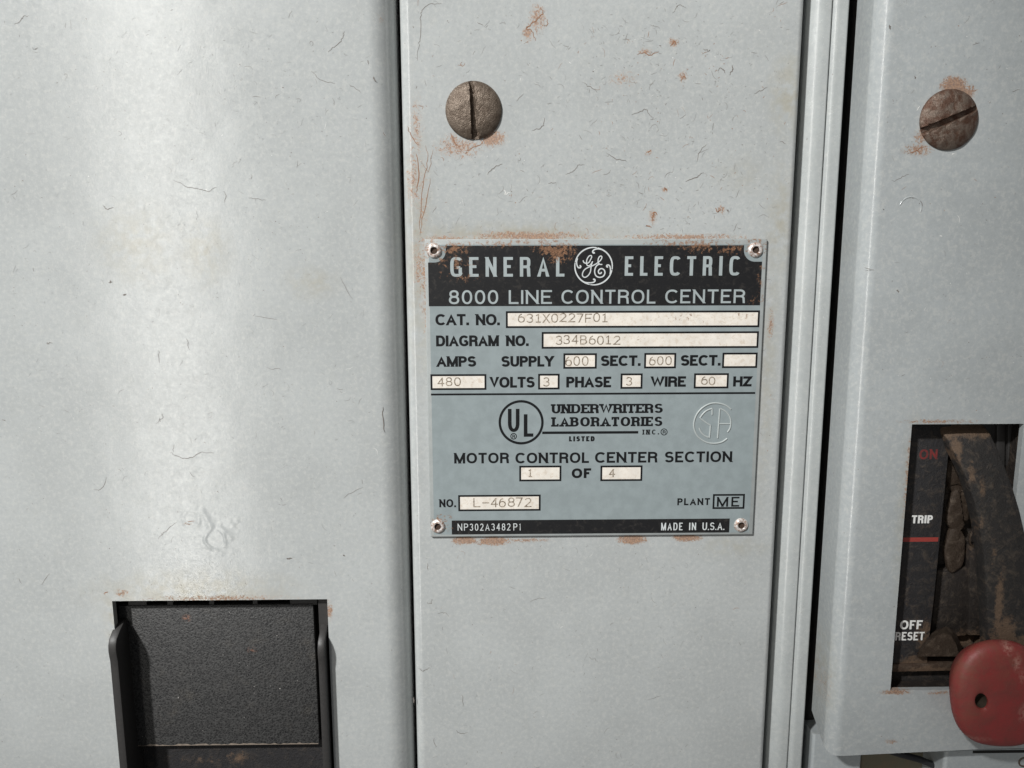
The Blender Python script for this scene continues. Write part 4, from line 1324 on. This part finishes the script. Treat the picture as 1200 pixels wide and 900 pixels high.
# curved lever
m = Mesh()
sec = [((1090, 470), (1142, 468), -3.5), ((1100.5, 498), (1152.5, 497.5), -0.5), ((1107, 510), (1161, 508), 2.2), ((1115.5, 526), (1170, 526), 4.2), ((1124.5, 543), (1178.5, 547), 5.6), ((1133, 562), (1187, 570), 6.8),
       ((1141.5, 588), (1195, 596), 7.8), ((1148, 616), (1201, 622), 8.5), ((1152.5, 648), (1207, 652), 9.0), ((1155.5, 690), (1213, 694), 9.3), ((1158, 735), (1218, 738), 9.5), ((1160, 790), (1222, 792), 9.6), ((1162, 830), (1224, 832), 9.6)]
fine = []
for i in range(len(sec) - 1):
    for j in range(4):
        t = j / 4
        f = lambda a, b: a + (b - a) * t
        fine.append(((f(sec[i][0][0], sec[i + 1][0][0]), f(sec[i][0][1], sec[i + 1][0][1])), (f(sec[i][1][0], sec[i + 1][1][0]), f(sec[i][1][1], sec[i + 1][1][1])), f(sec[i][2], sec[i + 1][2])))
fine.append(sec[-1])
rows = []
for (l, r_, hgt) in fine:
    a, b = P(*l, hgt), P(*r_, hgt)
    th = 4.6
    mid = (a + b) / 2
    rows.append([m.vert(a.x + .1, -hgt + th, a.z), m.vert(a.x, -hgt + 0.7, a.z), m.vert(a.x + 0.25, -hgt + 0.15, a.z), m.vert(a.x + .8, -hgt, a.z), m.vert(mid.x, -hgt - 0.35, mid.z), m.vert(b.x - .8, -hgt, b.z), m.vert(b.x - .25, -hgt + .15, b.z), m.vert(b.x, -hgt + 0.7, b.z), m.vert(b.x - .1, -hgt + th, b.z)])
for i in range(len(rows) - 1):
    for j in range(9):
        k = (j + 1) % 9
        m.face([rows[i][j], rows[i][k], rows[i + 1][k], rows[i + 1][j]])
m.face(rows[0]); m.face(list(reversed(rows[-1])))
lever = m.build('lever', M['lever_black'], bo, smooth=50, merge=0.0001)

# red grip: a blunt rounded body with a drilled end, pointing at the viewer
m = Mesh()
outline = [(1113.3, 811), (1114.6, 796), (1118.6, 782.5), (1125.5, 770.5), (1135, 760.5), (1147, 753.5), (1160, 750), (1175, 749.5), (1190, 752), (1203, 759), (1215, 772), (1222, 790), (1224, 812), (1222, 836), (1215, 855), (1203, 866), (1188, 871), (1170, 872), (1153, 870.5), (1138, 866), (1126.5, 857), (1118.5, 844), (1114.6, 828)]
n = len(outline)
HF = 17.0
ctr = P(1150, 812, HF)
oc = []
for i in range(n):                      # smooth the outline
    for j in range(4):
        t = j / 4
        p0, p1, p2, p3 = outline[i - 1], outline[i], outline[(i + 1) % n], outline[(i + 2) % n]
        oc.append(tuple(0.5 * ((2 * p1[k]) + (-p0[k] + p2[k]) * t + (2 * p0[k] - 5 * p1[k] + 4 * p2[k] - p3[k]) * t * t + (-p0[k] + 3 * p1[k] - 3 * p2[k] + p3[k]) * t ** 3) for k in (0, 1)))
N = len(oc)
hole_c = P(1148, 820, HF)
body = [P(a, b, HF - 3.0) for a, b in oc]
cb = sum(body, Vector()) / N
rows = []
for (sc_, dy) in ((0.64, 8.0), (0.78, 5.6), (0.90, 2.8), (0.97, 1.0), (1.0, -0.2), (0.99, -1.3), (0.955, -2.3), (0.90, -3.0), (0.80, -3.55)):
    rows.append([m.vert(cb.x + (p.x - cb.x) * sc_, -(HF - 3) + dy, cb.z + (p.z - cb.z) * sc_) for p in body])
# front face running in to the bore
for t in (0.25, 0.5, 0.75, 0.93):
    row = []
    for i, p in enumerate(body):
        q = Vector((cb.x + (p.x - cb.x) * .8, 0, cb.z + (p.z - cb.z) * .8))
        a = math.atan2(q.z - hole_c.z, q.x - hole_c.x)
        rx_, rz_ = 2.0, 2.6
        ca, sa = math.cos(a), math.sin(a)
        hx = hole_c.x + rx_ * ca - 0.5 * sa
        hz = hole_c.z + rz_ * sa
        row.append(m.vert(q.x + (hx - q.x) * t, -(HF + 0.55) - 0.75 * math.sin(t * 1.7) + 0.5 * max(0, t - 0.8) * 5 * 0.25, q.z + (hz - q.z) * t))
    rows.append(row)
rim = []
for dz_, s in ((0.0, 1.0), (0.5, 0.92), (5.0, 0.86), (5.2, 0.02)):
    row = []
    for i, p in enumerate(body):
        q = Vector((cb.x + (p.x - cb.x) * .8, 0, cb.z + (p.z - cb.z) * .8))
        a = math.atan2(q.z - hole_c.z, q.x - hole_c.x)
        ca, sa = math.cos(a), math.sin(a)
        hx = 2.0 * ca - 0.5 * sa
        hz = 2.6 * sa
        row.append(m.vert(hole_c.x + hx * s + dz_ * 0.12, -(HF + 0.95) + dz_, hole_c.z + hz * s))
    rim.append(row)
rows += rim
for i in range(len(rows) - 1):
    mi = 1 if i >= len(rows) - 3 else 0
    for j in range(N):
        k = (j + 1) % N
        m.face([rows[i][j], rows[i][k], rows[i + 1][k], rows[i + 1][j]], mi)
m.face(list(reversed(rows[0])))
m.build('grip', [M['knob'], M['knob_hole']], lever, smooth=55)

# ------------------------------------------------------------------ what shows below the right door
lo = thing('lower_cabinet_front', 'grey edge of the next door below the right door, under the red grip', 'cabinet door', (X(1200, 900, 0), 0, ZBOT), 'painted doors of the control cabinet')
m = Mesh()
lx0 = X(1107, 890, 0)
extrude_sheet(m, sheet_profile(lx0, 215, 0, -14, 1.2, 3), Z(1150, 866, 0), ZBOT)
m.build('door_skin', SHEET('lower_paint'), lo, smooth=40)
m = Mesh(); rect_px(m, (1140, 878.5, 1290, 882), 0.02); m.build('slot_shade_strip', M['interior'], lo)  # flat dark strip on the skin, painted as the shade inside a slot
m = Mesh(); c = P(1199.5, 893, 0); ring(m, c.x, c.z, 1.5, 0.3, 0, flat=1.0); m.build('eyelet', M['screw_grey'], lo, smooth=60)
m = Mesh(); extrude_sheet(m, sheet_profile(X(951, 890, -6), X(1009.5, 890, -6), -6, -14, 1.0, 0.8), Z(980, 860, -6), ZBOT)
o = m.build('frame_rail', SHEET('lower_paint'), None, smooth=40, origin=(X(980, 890, -6), 6, ZBOT))
tag(o, 'flat grey rail showing under the lower left corner of the right door', 'frame rail')
m = Mesh(); m.box(X(1006, 890, -12), X(1112, 890, -12), 12, 13.5, ZBOT, Z(1050, 850, -12))
o = m.build('mounting_bracket', M['olive'], None, bevel=0.3, origin=(X(1056, 890, -12), 12, ZBOT))
tag(o, 'dusty olive brown bracket in the gap below the right door', 'bracket')
m = Mesh()
path = [P(1030, 876, -7), P(1056, 884, -6.5), P(1078, 890, -6), P(1100, 899, -6), P(1120, 915, -7)]
rows = []
for i, p in enumerate(path):
    d = (path[min(i + 1, 4)] - path[max(i - 1, 0)]).normalized()
    s_ = d.cross(Vector((0, 1, 0))).normalized(); u = s_.cross(d)
    rows.append([m.vert(*(p + s_ * 1.1 * math.cos(a * math.pi / 6) + u * 1.1 * math.sin(a * math.pi / 6))) for a in range(12)])
for i in range(4):
    for j in range(12):
        k = (j + 1) % 12
        m.face([rows[i][j], rows[i][k], rows[i + 1][k], rows[i + 1][j]])
o = m.build('cable', M['rubber'], None, smooth=60, origin=tuple(path[0]))
tag(o, 'thin black cable crossing the gap below the right door', 'cable')

for o in bpy.data.objects:
    if '_base' in o: del o['_base']
